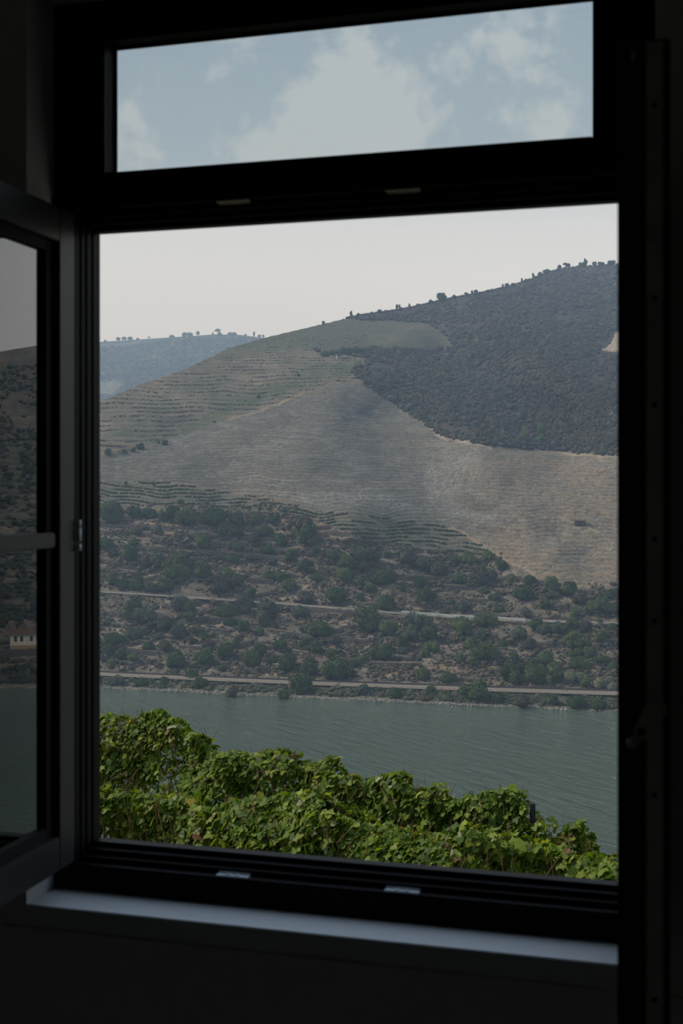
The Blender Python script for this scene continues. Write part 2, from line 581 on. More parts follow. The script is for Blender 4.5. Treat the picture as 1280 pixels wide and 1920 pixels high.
q = MB(); q.disc((wr + .0112, ly(1200), lz(1370)), (1, 0, 0), .0055, .0012, 16); q.build('lever_hole', M_HOLE, lever)
q = MB(); q.tube([(wr + .008, ly(1196), lz(1376)), (wr + .010, ly(1190), lz(1386)), (wr + .016, ly(1184), lz(1392)), (wr + .020, ly(1183), lz(1393))], [.004, .006, .008, .006], 12)
q.build('lever_knob', M_STEEL, lever, smooth=True)
q = MB(); q.tube([(wr + .004, ly(1183), lz(112)), (wr + .006, ly(1187), lz(104)), (wr + .006, ly(1184), lz(84))], .003, 8); q.build('corner_pin', M_DSTEEL, casR, smooth=True)

# ==================================================================== THE VALLEY
WATER_Z = -58.4
def hash2(ix, iy, seed):
    h = (ix.astype(np.int64) * 374761393 + iy.astype(np.int64) * 668265263 + seed * 1442695041) & 0xffffffff
    h = ((h ^ (h >> 13)) * 1274126177) & 0xffffffff
    h = h ^ (h >> 16)
    return (h & 0xffff) / 65535.0
def vnoise(x, y, seed=0):
    x = np.asarray(x, dtype=np.float64); y = np.asarray(y, dtype=np.float64)
    ix = np.floor(x); iy = np.floor(y)
    fx = x - ix; fy = y - iy
    fx = fx * fx * (3 - 2 * fx); fy = fy * fy * (3 - 2 * fy)
    a = hash2(ix, iy, seed); b_ = hash2(ix + 1, iy, seed)
    c = hash2(ix, iy + 1, seed); d = hash2(ix + 1, iy + 1, seed)
    return (a * (1 - fx) + b_ * fx) * (1 - fy) + (c * (1 - fx) + d * fx) * fy
def fbm(x, y, seed=0, oct=4):
    s = 0; a = 0.5; tot = 0
    for k in range(oct):
        s = s + vnoise(x * 2 ** k, y * 2 ** k, seed + k * 17) * a
        tot += a; a *= 0.5
    return s / tot
def sstep(a, b_, x):
    t = np.clip((x - a) / (b_ - a), 0, 1)
    return t * t * (3 - 2 * t)
def inpoly(px, py, poly):
    px = np.asarray(px); py = np.asarray(py)
    ins = np.zeros(px.shape, dtype=bool)
    n = len(poly)
    for i in range(n):
        x0, y0 = poly[i]; x1, y1 = poly[(i + 1) % n]
        if y0 == y1: continue
        c = ((y0 > py) != (y1 > py)) & (px < (x1 - x0) * (py - y0) / (y1 - y0) + x0)
        ins ^= c
    return ins
def segdist(px, py, line):
    d = np.full(np.shape(px), 1e9)
    for (x0, y0), (x1, y1) in zip(line[:-1], line[1:]):
        L = (x1 - x0) ** 2 + (y1 - y0) ** 2
        t = np.clip(((px - x0) * (x1 - x0) + (py - y0) * (y1 - y0)) / L, 0, 1)
        d = np.minimum(d, np.hypot(px - x0 - t * (x1 - x0), py - y0 - t * (y1 - y0)))
    return d

# survey of the far bank: bearings (from the house) and sight heights
def to_az(pts):
    a = [(math.atan((x - 640) / F), HY + (y - HY) * math.cos(math.atan((x - 640) / F))) for x, y in pts]
    return a
D2R = math.pi / 180
_w = [(-30 * D2R, 1262), (-18 * D2R, 1278)] + to_az([(187, 1291), (430, 1303), (560, 1308), (750, 1318), (930, 1326), (1157, 1335)]) + \
     [(17 * D2R, 1330), (25 * D2R, 1310), (35 * D2R, 1290), (42 * D2R, 1280), (52 * D2R, 1262)]
_s = [(-30 * D2R, 900), (-18 * D2R, 812), (-14 * D2R, 780)] + to_az([(187, 752), (260, 722), (350, 690), (430, 652), (500, 632), (560, 618), (610, 606), (660, 594),
      (720, 586), (780, 575), (830, 563), (890, 552), (950, 539), (1000, 522), (1030, 510), (1060, 503), (1100, 500), (1157, 496)]) + \
     [(14 * D2R, 492), (20 * D2R, 520), (30 * D2R, 590), (40.3 * D2R, 652), (43 * D2R, 676), (52 * D2R, 740)]
WA, WY = np.array([p[0] for p in _w]), np.array([p[1] for p in _w])
SA, SY = np.array([p[0] for p in _s]), np.array([p[1] for p in _s])
def water_y(az): return np.interp(az, WA, WY)
def sky_y(az): return np.interp(az, SA, SY)
GV = [-80, 0, 26, 60, 170, 300, 380, 450, 600, 700, 800, 900]
GR = [-60, 0, 14, 28, 75, 122, 156, 198, 345, 520, 780, 1100]
def gauss_line(px, py, line, wd):
    return np.exp(-(segdist(px, py, line) / wd) ** 2)
SCRUB_POLY = [(590, 655), (640, 662), (700, 652), (770, 655), (855, 652), (830, 625), (800, 606), (740, 602), (655, 600), (640, 585), (1200, 400), (1700, 400),
              (1700, 865), (1157, 854), (980, 842), (870, 830), (830, 820), (790, 790), (735, 755), (700, 732), (672, 712), (660, 700), (685, 672), (600, 668)]
def frame_xy(az, yc):
    return 640 + F * np.tan(np.clip(az, -1.2, 1.2)), HY + (yc - HY) / np.cos(az)
def radius(az, yc):
    """distance from the house of the ground seen at bearing az and sight height yc"""
    wy = water_y(az)
    rw = (EYE - WATER_Z) / ((wy - HY) / F)
    v = wy - yc
    r = rw + np.interp(v, GV, GR)
    px, py = frame_xy(az, yc)
    k = np.clip(v / 300.0, 0, 1.6)
    rel = 0
    rel = rel + 16 * gauss_line(px, py, [(720, 800), (790, 880), (850, 985), (900, 1060)], 72)
    rel = rel - 15 * gauss_line(px, py, [(640, 725), (560, 810), (570, 900), (640, 970)], 95)
    rel = rel - 9 * gauss_line(px, py, [(900, 850), (930, 930), (1010, 1050)], 60)
    rel = rel + 3 * gauss_line(px, py, [(240, 850), (420, 765), (560, 720)], 26) - 3 * gauss_line(px, py, [(230, 800), (330, 760), (560, 680)], 34)
    rel = rel + 30 * gauss_line(px, py, [(840, 660), (930, 730), (1060, 840)], 55) - 30 * gauss_line(px, py, [(900, 600), (1040, 700), (1180, 800)], 60)
    rel = rel - 8 * gauss_line(px, py, [(330, 1000), (360, 1200)], 60) + 8 * gauss_line(px, py, [(500, 1000), (560, 1230)], 50)
    rel = rel + (fbm(px / 110.0 + 3, py / 80.0, 5, 3) - 0.5) * 13
    return r + rel * sstep(20, 120, v) * k
def ground(px, py):
    """3-D point of the far hillside on the sight line of photo position (px, py)"""
    az = math.atan((px - 640) / F)
    yc = HY + (py - HY) * math.cos(az)
    yc = max(yc, float(sky_y(az)))
    r = float(radius(np.array([az]), np.array([yc]))[0])
    return Vector((r * math.sin(az), r * math.cos(az), EYE + (HY - yc) / F * r))
def line3d(pts, n=60, lift=0.0):
    xs = np.linspace(pts[0][0], pts[-1][0], n)
    ys = np.interp(xs, [p[0] for p in pts], [p[1] for p in pts])
    return [ground(x, y) + Vector((0, 0, lift)) for x, y in zip(xs, ys)]

RAIL = [(-250, 1240), (187, 1264), (350, 1271), (560, 1280), (900, 1292), (1157, 1300), (1400, 1300)]
ROAD = [(-100, 1098), (187, 1109), (350, 1119), (560, 1134), (650, 1141), (760, 1150), (950, 1162), (1157, 1168), (1350, 1172)]

V2POLY = [(100, 900), (187, 903), (320, 905), (480, 932), (540, 944), (590, 960), (640, 962), (760, 975), (845, 990), (900, 1020), (940, 1048), (880, 1040), (760, 1025), (690, 1012), (620, 985), (560, 965), (480, 952), (330, 950), (187, 948), (100, 948)]
def terrain():
    a_in = np.linspace(-10.6, 12.2, 700)
    az = np.concatenate([np.linspace(-30, -10.7, 90), a_in, np.linspace(12.3, 39.4, 130), np.linspace(39.5, 43.5, 130), np.linspace(43.8, 52, 20)]) * D2R
    NR = 740
    s = np.linspace(0, 1, NR) ** 1.0
    A, S = np.meshgrid(az, s, indexing='ij')
    yW = water_y(A); yS = sky_y(A)
    YC = yW - S * (yW - yS)
    R = radius(A, YC)
    px, py = frame_xy(A, YC)
    Zt = EYE + (HY - YC) / F * R
    X = R * np.sin(A); Y = R * np.cos(A)
    v = yW - YC
    jx = px + (fbm(px / 14, py / 14, 31, 3) - .5) * 16
    jy = py + (fbm(px / 14, py / 14, 47, 3) - .5) * 12
    inview = (px > 100) & (px < 1300)
    scrub = inpoly(jx, jy, SCRUB_POLY)
    V1 = [(100, 868), (187, 855), (240, 840), (330, 820), (420, 790), (430, 785), (520, 757), (600, 733), (640, 716), (672, 712), (700, 732), (735, 755), (790, 790), (830, 820), (870, 830),
          (980, 842), (1157, 855), (1400, 865), (1400, 1130), (1157, 1108), (1090, 1100), (1020, 1086), (950, 1052), (900, 1020), (845, 990), (760, 975), (640, 962),
          (590, 958), (540, 942), (480, 930), (320, 903), (187, 900), (100, 898)]
    v1 = inpoly(jx, jy, V1)
    V2 = [(100, 900), (187, 903), (320, 905), (480, 932), (540, 944), (590, 960), (640, 962), (760, 975), (845, 990), (900, 1020), (940, 1048), (880, 1040), (760, 1025), (690, 1012), (620, 985), (560, 965), (480, 952), (330, 950), (187, 948), (100, 948)]
    v2 = inpoly(jx, jy, V2POLY)
    UG = [(400, 670), (430, 650), (500, 625), (610, 595), (650, 598), (740, 602), (800, 606), (830, 625), (855, 652), (770, 655), (700, 650), (640, 660), (590, 655), (500, 655), (430, 678)]
    ug = inpoly(jx, jy, UG)
    pine = inpoly(jx, jy, [(640, 600), (740, 603), (800, 606), (780, 560), (640, 580)]) & ~ug
    above = ~scrub & ~v1 & ~v2 & ~ug & (py < 960) & (v > 330)
    out_green = ((A > 15 * D2R)) & (v > 300) & (v < 470)
    # terraces: steps along slightly tilted contours
    tilt = np.where(above | ug, 0.0, 0.03)
    wob = (fbm(px / 60, py / 60, 71, 2) - .5)
    q = Zt + tilt * X + wob * 3.0
    h = np.where(v2, 1.3, np.where(v1, 1.35, np.where(above | ug, 2.5, 2.6)))
    fr = q / h; ti = np.floor(fr); fr = fr - ti
    keep = vnoise(ti * 1.37 + 9, px / 120.0, 91)              # each terrace wall comes and goes along its length
    amp = np.where(v1, .15, np.where(scrub, 0.0, np.where(above, .22, .15)))
    lowz = (~v1 & ~v2 & ~scrub & ~above & ~ug)
    amp = np.where(lowz, 0.75 * sstep(.38, .6, keep), amp) * sstep(34, 60, v) * np.where(np.abs(A) > 13 * D2R, .25, 1.0)
    stepf = sstep(.62, 1.0, fr)
    Zn = Zt + amp * h * (stepf - fr * 1.0)
    rough = (fbm(X / 3.0, Y / 3.0, 3, 3) - .5)
    Zn = Zn + rough * np.where(scrub, 1.6, np.where(lowz, 1.1, .45)) * sstep(8, 30, v)
    # railway ledge and road ledge are level across the strip
    ry = np.interp(px, [p[0] for p in RAIL], [p[1] for p in RAIL])
    # ---------------- albedo
    n1 = fbm(px / 60, py / 30, 101, 4); n2 = fbm(px / 7, py / 3.5, 102, 4); n3 = fbm(px / 22, py / 7, 103, 4); n4 = fbm(px / 160, py / 90, 104, 3)
    def mixc(c, d, f): return c * (1 - f[..., None]) + np.array(d) * f[..., None]
    col = np.zeros(A.shape + (3,)) + np.array((.094, .079, .060))
    col = mixc(col, (.150, .118, .084), sstep(.50, .75, n3) * .8)
    col = mixc(col, (.060, .062, .040), sstep(.52, .70, n1) * .5)
    col = mixc(col, (.050, .044, .035), sstep(.55, .72, n2) * .6)
    rocky = sstep(.56, .70, fbm(px / 40, py / 40, 120, 3)) * sstep(.5, .6, fbm(px / 2.2, py / 2.0, 121, 2))
    col = mixc(col, (.20, .185, .16), rocky * .6)
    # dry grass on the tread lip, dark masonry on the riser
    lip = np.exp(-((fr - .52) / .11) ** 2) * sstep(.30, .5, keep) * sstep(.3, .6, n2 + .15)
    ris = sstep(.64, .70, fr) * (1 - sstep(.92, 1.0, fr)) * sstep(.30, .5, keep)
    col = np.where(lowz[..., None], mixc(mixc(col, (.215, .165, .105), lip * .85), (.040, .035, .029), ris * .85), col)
    # upper terraces
    cu = np.zeros_like(col) + np.array((.112, .096, .074))
    cu = mixc(cu, (.055, .052, .036), sstep(.45, .65, n2) * .5)
    cu = mixc(cu, (.150, .118, .078), sstep(.45, .75, n1) * .7)
    cu = mixc(cu, (.060, .062, .036), sstep(.45, .62, n3) * .55)
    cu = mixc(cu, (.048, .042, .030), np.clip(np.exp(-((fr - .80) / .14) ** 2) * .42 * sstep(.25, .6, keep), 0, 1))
    cu = mixc(cu, (.185, .150, .100), np.exp(-((fr - .5) / .1) ** 2) * sstep(.5, .8, keep) * .6)
    greenband = gauss_line(px, py, [(200, 870), (330, 815), (430, 765), (560, 715), (640, 690)], 12) + gauss_line(px, py, [(190, 830), (260, 790), (330, 755)], 9) * .5
    cu = mixc(cu, (.045, .058, .030), np.clip(greenband * (n3 + .25), 0, .8))
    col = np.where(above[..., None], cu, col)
    # bare vineyard slope
    cv = np.zeros_like(col) + np.array((.090, .083, .069))
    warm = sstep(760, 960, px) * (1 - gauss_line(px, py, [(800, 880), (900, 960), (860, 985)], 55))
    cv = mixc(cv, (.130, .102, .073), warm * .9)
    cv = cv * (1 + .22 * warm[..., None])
    cv = mixc(cv, (.128, .124, .110), sstep(.5, .72, n3) * .7)
    cv = mixc(cv, (.060, .056, .045), sstep(.52, .70, n2) * .55)
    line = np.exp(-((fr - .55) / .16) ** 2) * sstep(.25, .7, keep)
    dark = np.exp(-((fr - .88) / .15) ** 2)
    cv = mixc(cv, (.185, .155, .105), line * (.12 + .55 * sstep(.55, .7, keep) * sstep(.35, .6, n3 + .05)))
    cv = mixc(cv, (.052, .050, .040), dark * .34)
    pale = gauss_line(px, py, [(830, 905), (860, 880)], 42) + gauss_line(px, py, [(570, 935), (690, 930), (760, 950)], 14) + .9 * gauss_line(px, py, [(850, 962), (925, 970)], 9)
    streak = sstep(.42, .66, fbm(px / 1.6 + py / 5, py / 5, 140, 2))
    cv = mixc(cv, (.235, .235, .215), np.clip(pale, 0, 1) * (streak * .34 + .10))
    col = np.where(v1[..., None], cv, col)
    # planted rows
    cr = np.zeros_like(col) + np.array((.098, .086, .066))
    cr = mixc(cr, (.125, .115, .092), sstep(.5, .7, n2) * .5)
    row = np.exp(-((fr - .45) / .17) ** 2) * sstep(.2, .45, keep + n2 * .3)
    cr = mixc(cr, (.026, .042, .020), row * .9)
    col = np.where((v2 | out_green)[..., None], cr, col)
    # green hilltop vineyard
    cg = np.zeros_like(col) + np.array((.070, .068, .045))
    cg = mixc(cg, (.050, .055, .035), sstep(.45, .65, n2) * .5)
    cg = mixc(cg, (.050, .060, .034), np.exp(-((fr - .4) / .2) ** 2) * .8)
    cg = mixc(cg, (.100, .086, .062), sstep(.55, .75, n1) * .6)
    col = np.where(ug[..., None], cg, col)
    # scrub covered hill
    cs = np.zeros_like(col) + np.array((.038, .035, .029))
    cs = mixc(cs, (.065, .050, .040), sstep(.48, .7, n1) * .6)
    cs = mixc(cs, (.026, .030, .022), sstep(.5, .65, n2) * .7)
    terr2 = np.exp(-((fr - .5) / .2) ** 2) * sstep(770, 830, py) * sstep(980, 1020, px) * .6
    cs = mixc(cs, (.095, .080, .062), terr2)
    col = np.where((scrub | pine)[..., None], cs, col)
    # bare cut on the right edge of the scrub hill
    cut = inpoly(jx, jy, [(1157, 622), (1146, 632), (1142, 648), (1125, 658), (1140, 662), (1170, 664), (1200, 640)])
    col = np.where(cut[..., None], np.array((.26, .21, .15)), col)
    # banks and tracks
    def stroke(line_, wd, c_, k=1.0, jag=2.0):
        nonlocal col
        d = segdist(px + (n2 - .5) * jag * 4, py + (n3 - .5) * jag * 4, line_)
        col = mixc(col, c_, (1 - sstep(wd * .6, wd * 1.3, d)) * k)
    stroke([(430, 786), (470, 775), (520, 757), (570, 736)], 1.8, (.20, .155, .095), .8)
    stroke([(570, 738), (620, 720), (655, 713), (680, 716)], 2.6, (.13, .10, .07), .8)
    stroke([(600, 668), (640, 668), (684, 672), (676, 690), (655, 708)], 2.2, (.16, .13, .085), .7)
    stroke([(790, 790), (812, 806), (830, 822), (870, 830)], 3.0, (.24, .20, .15), .8)
    stroke([(870, 830), (900, 834), (920, 838)], 2.6, (.26, .22, .16), .8)
    stroke([(1020, 846), (1080, 852), (1157, 857)], 2.2, (.24, .20, .145), .7)
    stroke([(195, 850), (240, 838), (270, 832)], 2.0, (.17, .135, .09), .7)
    stroke([(320, 903), (400, 916), (480, 931), (540, 943), (590, 958)], 2.2, (.155, .115, .075), .6)
    stroke([(842, 990), (862, 994), (900, 1020), (950, 1052), (985, 1066), (1010, 1086)], 2.6, (.20, .155, .10), .8)
    stroke([(1045, 969), (1070, 978), (1100, 988), (1125, 1000), (1142, 1012), (1148, 1028), (1132, 1040)], 2.4, (.19, .165, .11), .8)
    stroke([(1040, 1040), (1148, 1034)], 1.2, (.05, .06, .035), .7)
    stroke([(1015, 1076), (1090, 1078), (1157, 1070)], 1.3, (.20, .155, .10), .7)
    stroke([(1010, 1092), (1090, 1098), (1157, 1100)], 1.3, (.22, .165, .10), .7)
    for yy in (1010, 1022, 1034):
        stroke([(1090, yy + 2), (1140, yy)], .8, (.17, .15, .10), .6, 1)
    stroke([(585, 656), (650, 654), (760, 643), (820, 632)], 1.0, (.05, .045, .035), .7, 1)
    stroke([(200, 975), (300, 985), (345, 990)], 3.0, (.185, .140, .095), .6)
    stroke([(690, 1238), (760, 1243), (850, 1256)], 5.0, (.19, .145, .085), .6)
    # river bank
    bank = (v < 30)
    cb = np.zeros_like(col) + np.array((.085, .078, .052))
    cb = mixc(cb, (.045, .052, .030), sstep(.42, .6, n3) * .8)
    cb = mixc(cb, (.15, .135, .11), (1 - sstep(4, 9, v)) * sstep(.4, .6, n2))
    col = np.where(bank[..., None], cb, col)
    gr = rng.normal(1.0, .16, A.shape)[..., None] * (0.82 + .36 * vnoise(px / 2.1, py / 1.6, 301))[..., None]
    col = np.clip(col * np.clip(gr, .45, 1.7), 0, 1)
    # tail rows: under the water in front, down the far side behind the crest
    nA = len(az)
    fxs, fys, fzs = [], [], []
    for k in (3, 2, 1):
        r_ = R[:, :1] - k * 14
        fxs.append(r_ * np.sin(A[:, :1])); fys.append(r_ * np.cos(A[:, :1])); fzs.append(np.full((nA, 1), WATER_Z - k * 3.0))
    bx, by, bz = [], [], []
    for k in range(1, 7):
        r_ = R[:, -1:] + 18 * k * k
        bx.append(r_ * np.sin(A[:, :1])); by.append(r_ * np.cos(A[:, :1])); bz.append(Zn[:, -1:] - 4.5 * k * k)
    Xa = np.concatenate(fxs + [X] + bx, 1); Ya = np.concatenate(fys + [Y] + by, 1); Za = np.concatenate(fzs + [Zn] + bz, 1)
    ca = np.concatenate([col[:, :1]] * 3 + [col] + [col[:, -1:]] * 6, 1)
    nR = Xa.shape[1]
    V = np.stack([Xa, Ya, Za], -1).reshape(-1, 3)
    idx = np.arange(nA * nR).reshape(nA, nR)
    Fq = np.stack([idx[:-1, :-1], idx[1:, :-1], idx[1:, 1:], idx[:-1, 1:]], -1).reshape(-1, 4)
    o = mesh_np('hillside', V, Fq, M_TERRAIN, cols=ca.reshape(-1, 3), smooth=True)
    tag(o, 'terraced hillside rising from the river to the main skyline', 'hill', kind='structure')
terrain()

# ---- blue far ridge on the left
def far_ridge():
    az = np.linspace(-30, 2, 420) * D2R
    sk = [(-900, 720), (-100, 660), (187, 641), (250, 637), (330, 632), (400, 627), (450, 628), (500, 634), (560, 640), (800, 700)]
    ka = to_az(sk)
    yS = np.interp(az, [k[0] for k in ka], [k[1] for k in ka])
    s = np.linspace(0, 1, 150)
    A, S = np.meshgrid(az, s, indexing='ij')
    YS = np.repeat(yS[:, None], 150, 1)
    YC = 905 - S * (905 - YS)
    R = 1350 + 1150 * S ** 1.2 + (fbm(A * 40, YC / 60, 8, 3) - .5) * 120
    Zt = EYE + (HY - YC) / F * R
    px, py = frame_xy(A, YC)
    Zt = Zt + (fbm(px / 4, py / 4, 12, 3) - .5) * 9 * (1 - sstep(.96, 1, S))
    n1 = fbm(px / 30, py / 12, 201, 3); n2 = fbm(px / 4, py / 3, 202, 3)
    col = np.zeros(A.shape + (3,)) + np.array((.034, .040, .030))
    col = col * (0.6 + .8 * n2[..., None])
    f_ = (sstep(.6, .7, n1) * .4)[..., None]
    col = col * (1 - f_) + np.array((.10, .09, .07)) * f_
    field = inpoly(px, py, [(100, 712), (187, 716), (232, 716), (215, 735), (187, 740), (100, 745)])
    col = np.where(field[..., None], np.array((.105, .10, .082)) * (0.75 + .5 * (np.sin(py * 1.6) > 0))[..., None], col)
    lane = (1 - sstep(1.0, 2.4, segdist(px, py, [(187, 648), (240, 645), (262, 641)])))[..., None]
    col = col * (1 - lane * .7) + np.array((.16, .15, .12)) * lane * .7
    X = R * np.sin(A); Y = R * np.cos(A)
    Xb = [X]; Yb = [Y]; Zb = [Zt]; cb = [col]
    for k in range(1, 5):
        r_ = R[:, -1:] + 40 * k * k
        Xb.append(r_ * np.sin(A[:, :1])); Yb.append(r_ * np.cos(A[:, :1])); Zb.append(Zt[:, -1:] - 9 * k * k); cb.append(col[:, -1:])
    X = np.concatenate(Xb, 1); Y = np.concatenate(Yb, 1); Zt = np.concatenate(Zb, 1); col = np.concatenate(cb, 1)
    nA, nR = X.shape
    idx = np.arange(nA * nR).reshape(nA, nR)
    Fq = np.stack([idx[:-1, :-1], idx[1:, :-1], idx[1:, 1:], idx[:-1, 1:]], -1).reshape(-1, 4)
    o = mesh_np('distant_ridge', np.stack([X, Y, Zt], -1).reshape(-1, 3), Fq, M_TERRAIN, cols=col.reshape(-1, 3), smooth=True)
    tag(o, 'hazy blue wooded ridge far behind the left shoulder of the main hill', 'hill', kind='structure')
far_ridge()
def ridge_point(px, py_base):
    """crest of the far ridge under a photo column"""
    az = math.atan((px - 640) / F)
    yc = HY + (py_base - HY) * math.cos(az)
    r = 2490.0
    return Vector((r * math.sin(az), r * math.cos(az), EYE + (HY - yc) / F * r))

# ---- river
def river():
    m, t, out = mat('river_water')
    co = t.n('ShaderNodeTexCoord').outputs['Object']
    mp = t.n('ShaderNodeMapping')
    mp0 = t.n('ShaderNodeMapping')
    mp0.inputs['Rotation'].default_value = (0, 0, math.radians(58))
    t.l(co, mp0.inputs['Vector'])
    mp.inputs['Scale'].default_value = (0.13, 0.55, 1.0)
    t.l(mp0.outputs[0], mp.inputs['Vector'])
    a = t.noise(mp.outputs[0], 0.7, 5, 0.66, 0.4)
    b2 = t.noise(co, 1.3, 3, 0.6)
    mp3 = t.n('ShaderNodeMapping')
    mp3.inputs['Scale'].default_value = (0.010, 0.045, 1)
    t.l(co, mp3.inputs['Vector'])
    c = t.noise(mp3.outputs[0], 1.0, 3, 0.5)
    hgt = t.math('ADD', t.math('MULTIPLY', a, 1.0), t.math('MULTIPLY', b2, 0.25))
    base = t.mix(c, (0.036, 0.056, 0.038), (0.048, 0.072, 0.047))
    p = principled(t, out, base, 0.09, 0.5, 0, hgt, 1.0, 1.6)
    p.inputs['IOR'].default_value = 1.33
    v = [(-900, 60, WATER_Z), (1200, 60, WATER_Z), (1200, 640, WATER_Z), (-900, 640, WATER_Z)]
    o = mesh_np('river', v, np.array([[0, 1, 2, 3]]), m)
    tag(o, 'wide grey-green river with wind ripples below the terraced hill', 'river', kind='structure')
river()

# ---- slope from the house down to the river, below the vines
def near_slope():
    xs = np.linspace(-160, 170, 90)
    ys = np.concatenate([np.linspace(2.9, 30, 40), np.linspace(33, 190, 40)])
    X, Y = np.meshgrid(xs, ys, indexing='ij')
    base = np.interp(Y, [2.9, 8, 13, 18, 60, 190], [-.9, -2.2, -3.5, -5.2, -26, -62])
    Zt = base + (fbm(X / 3, Y / 3, 77, 3) - .5) * .35
    n = fbm(X / 1.2, Y / 1.2, 78, 3)[..., None]
    col = np.array((.10, .085, .06)) * (1 - n) + np.array((.05, .06, .03)) * n
    nA, nR = X.shape
    idx = np.arange(nA * nR).reshape(nA, nR)
    Fq = np.stack([idx[:-1, :-1], idx[1:, :-1], idx[1:, 1:], idx[:-1, 1:]], -1).reshape(-1, 4)
    o = mesh_np('near_slope', np.stack([X, Y, Zt], -1).reshape(-1, 3), Fq, M_TERRAIN, cols=col.reshape(-1, 3), smooth=True)
    tag(o, 'dry sloping ground falling away below the window under the vines', 'ground', kind='structure')
near_slope()

# ---- road, railway, retaining wall
def strip_mesh(name, line, width, thick, m, parent=None, off=0.0, flare=0.0):
    V, Q = [], []
    for i, p in enumerate(line):
        rad = Vector((p.x, p.y, 0)).normalized()
        p = p + rad * off
        a = p - rad * width / 2; c = p + rad * width / 2
        f0 = a - rad * flare
        V += [(f0.x, f0.y, p.z - thick), (a.x, a.y, p.z), (c.x, c.y, p.z), (c.x, c.y, p.z - thick)]
    for i in range(len(line) - 1):
        o_ = i * 4
        for k in range(4):
            k2 = (k + 1) % 4
            Q.append((o_ + k, o_ + k2, o_ + 4 + k2, o_ + 4 + k))
    return mesh_np(name, V, np.array(Q), m, parent)
def smooth_line(pts, n, lift, win=9):
    L = line3d(pts, n, lift)
    z = [sum(L[max(0, min(n - 1, i + d))].z for d in range(-win, win + 1)) / (2 * win + 1) for i in range(n)]
    out = []
    for i, p in enumerate(L):
        out.append(Vector((p.x, p.y, z[i])))
    return out
rl = smooth_line(RAIL, 160, .55, 4)
rw = empty('railway_line', rl[0])
tag(rw, 'single railway track on a pale ballast ledge running along the far riverbank', 'railway')
def rel(line, p): return [q - p for q in line]
o = strip_mesh('ballast_bed', rl, 6.0, .5, M_GRAVEL, flare=1.0); o.parent = rw; o.matrix_parent_inverse = Matrix.Translation(-rl[0])
for dd in (-.1, 1.4):
    o = strip_mesh('rail', [p + Vector((0, 0, .30)) for p in rl], .17, .30, M_RAIL, off=dd); o.parent = rw; o.matrix_parent_inverse = Matrix.Translation(-rl[0])
rd = smooth_line(ROAD, 160, .22, 3)
def cut(line, x0, x1):
    out = []
    for p in line:
        x = 640 + F * p.x / p.y
        if x0 <= x <= x1: out.append(p)
    return out
o = strip_mesh('hillside_road', rd, 2.0, .5, M_CONC, flare=.5)
tag(o, 'narrow pale dirt road crossing the scrub slope halfway above the railway', 'road')
wl = [p + Vector((0, 0, .35)) for p in cut(rd, 752, 1160)]
wl = smooth_line([(752, 1147.5), (760, 1148), (850, 1155), (950, 1160), (985, 1162)], 40, .55, 2)
o = strip_mesh('parapet', wl, .5, 1.2, paint('whitewashed_parapet', (.60, .57, .50), .9, .2, .7, .15), off=-1.6)
tag(o, 'low white parapet edging the hillside road right of centre', 'wall', kind='thing')
ww = smooth_line([(505, 1136), (560, 1139), (600, 1142), (690, 1149)], 40, .4, 2)
o = strip_mesh('retaining_wall', ww, .8, 4.2, M_STONEWALL, off=-2.2)
tag(o, 'grey stone retaining wall under the pale hillside road', 'wall', kind='thing')

# ---- old terrace walls on the scrub slope, each with its strip of dry grass
TW = [(180 + a / 2.56, 880 + b_ / 2.56, 180 + c / 2.56, 880 + d / 2.56) for a, b_, c, d in
      [(60,265,200,275),(210,270,420,280),(270,318,400,335),(490,335,640,360),(200,372,340,375),(485,388,790,412),(790,415,1070,435),(700,325,850,332),(820,378,1040,380),
       (560,470,640,478),(740,525,850,535),(900,540,1040,548),(520,715,700,725),(680,735,800,750),(820,770,1040,800),(290,800,380,806),(190,825,255,830),(400,850,600,860),
       (780,850,940,860),(940,870,1020,885),(150,860,330,885),(560,770,640,778)]] + \
     [(660 + a / 2.56, 800 + b_ / 2.56, 660 + c / 2.56, 800 + d / 2.56) for a, b_, c, d in
      [(250,715,480,725),(440,762,600,775),(680,780,760,790),(560,830,680,832),(190,800,255,802),(60,850,160,858),(200,1105,290,1112),(560,1095,640,1100),(60,1135,330,1140)]]
M_DRY = paint('dry_grass_verge', (0.155, 0.122, 0.082), 0.95, 0.1, 2.0, 0.3)
TWORD = ['first', 'second', 'third', 'fourth', 'fifth', 'sixth', 'seventh', 'eighth', 'ninth', 'tenth', 'eleventh', 'twelfth', 'thirteenth', 'fourteenth', 'fifteenth', 'sixteenth', 'seventeenth', 'eighteenth', 'nineteenth', 'twentieth', 'twenty-first']
nup = ndn = 0
for (x0, y0, x1, y1) in sorted(TW):
    up = y1 < np.interp(x1, [p_[0] for p_ in ROAD], [p_[1] for p_ in ROAD])
    n_ = max(8, int((x1 - x0) / 5))
    L = smooth_line([(x0, y0 + 2), ((x0 + x1) / 2, (y0 + y1) / 2 + 2 + rng.uniform(-1, 1)), (x1, y1 + 2)], n_, .62, 2)
    o = strip_mesh('terrace_wall', L, .7, 1.5, M_STONEWALL)
    if up: k_ = nup; nup += 1
    else: k_ = ndn; ndn += 1
    tag(o, f'low dry-stone terrace wall with grassy top, {TWORD[k_]} from left {"above" if up else "below"} the hillside road', 'wall', 'old terrace walls', kind='thing')
    g_ = strip_mesh('grass_verge', [q_ + Vector((0, 0, .10 + .12 * rng.random())) for q_ in L], 1.7, .14, M_DRY, parent=o, off=1.35)
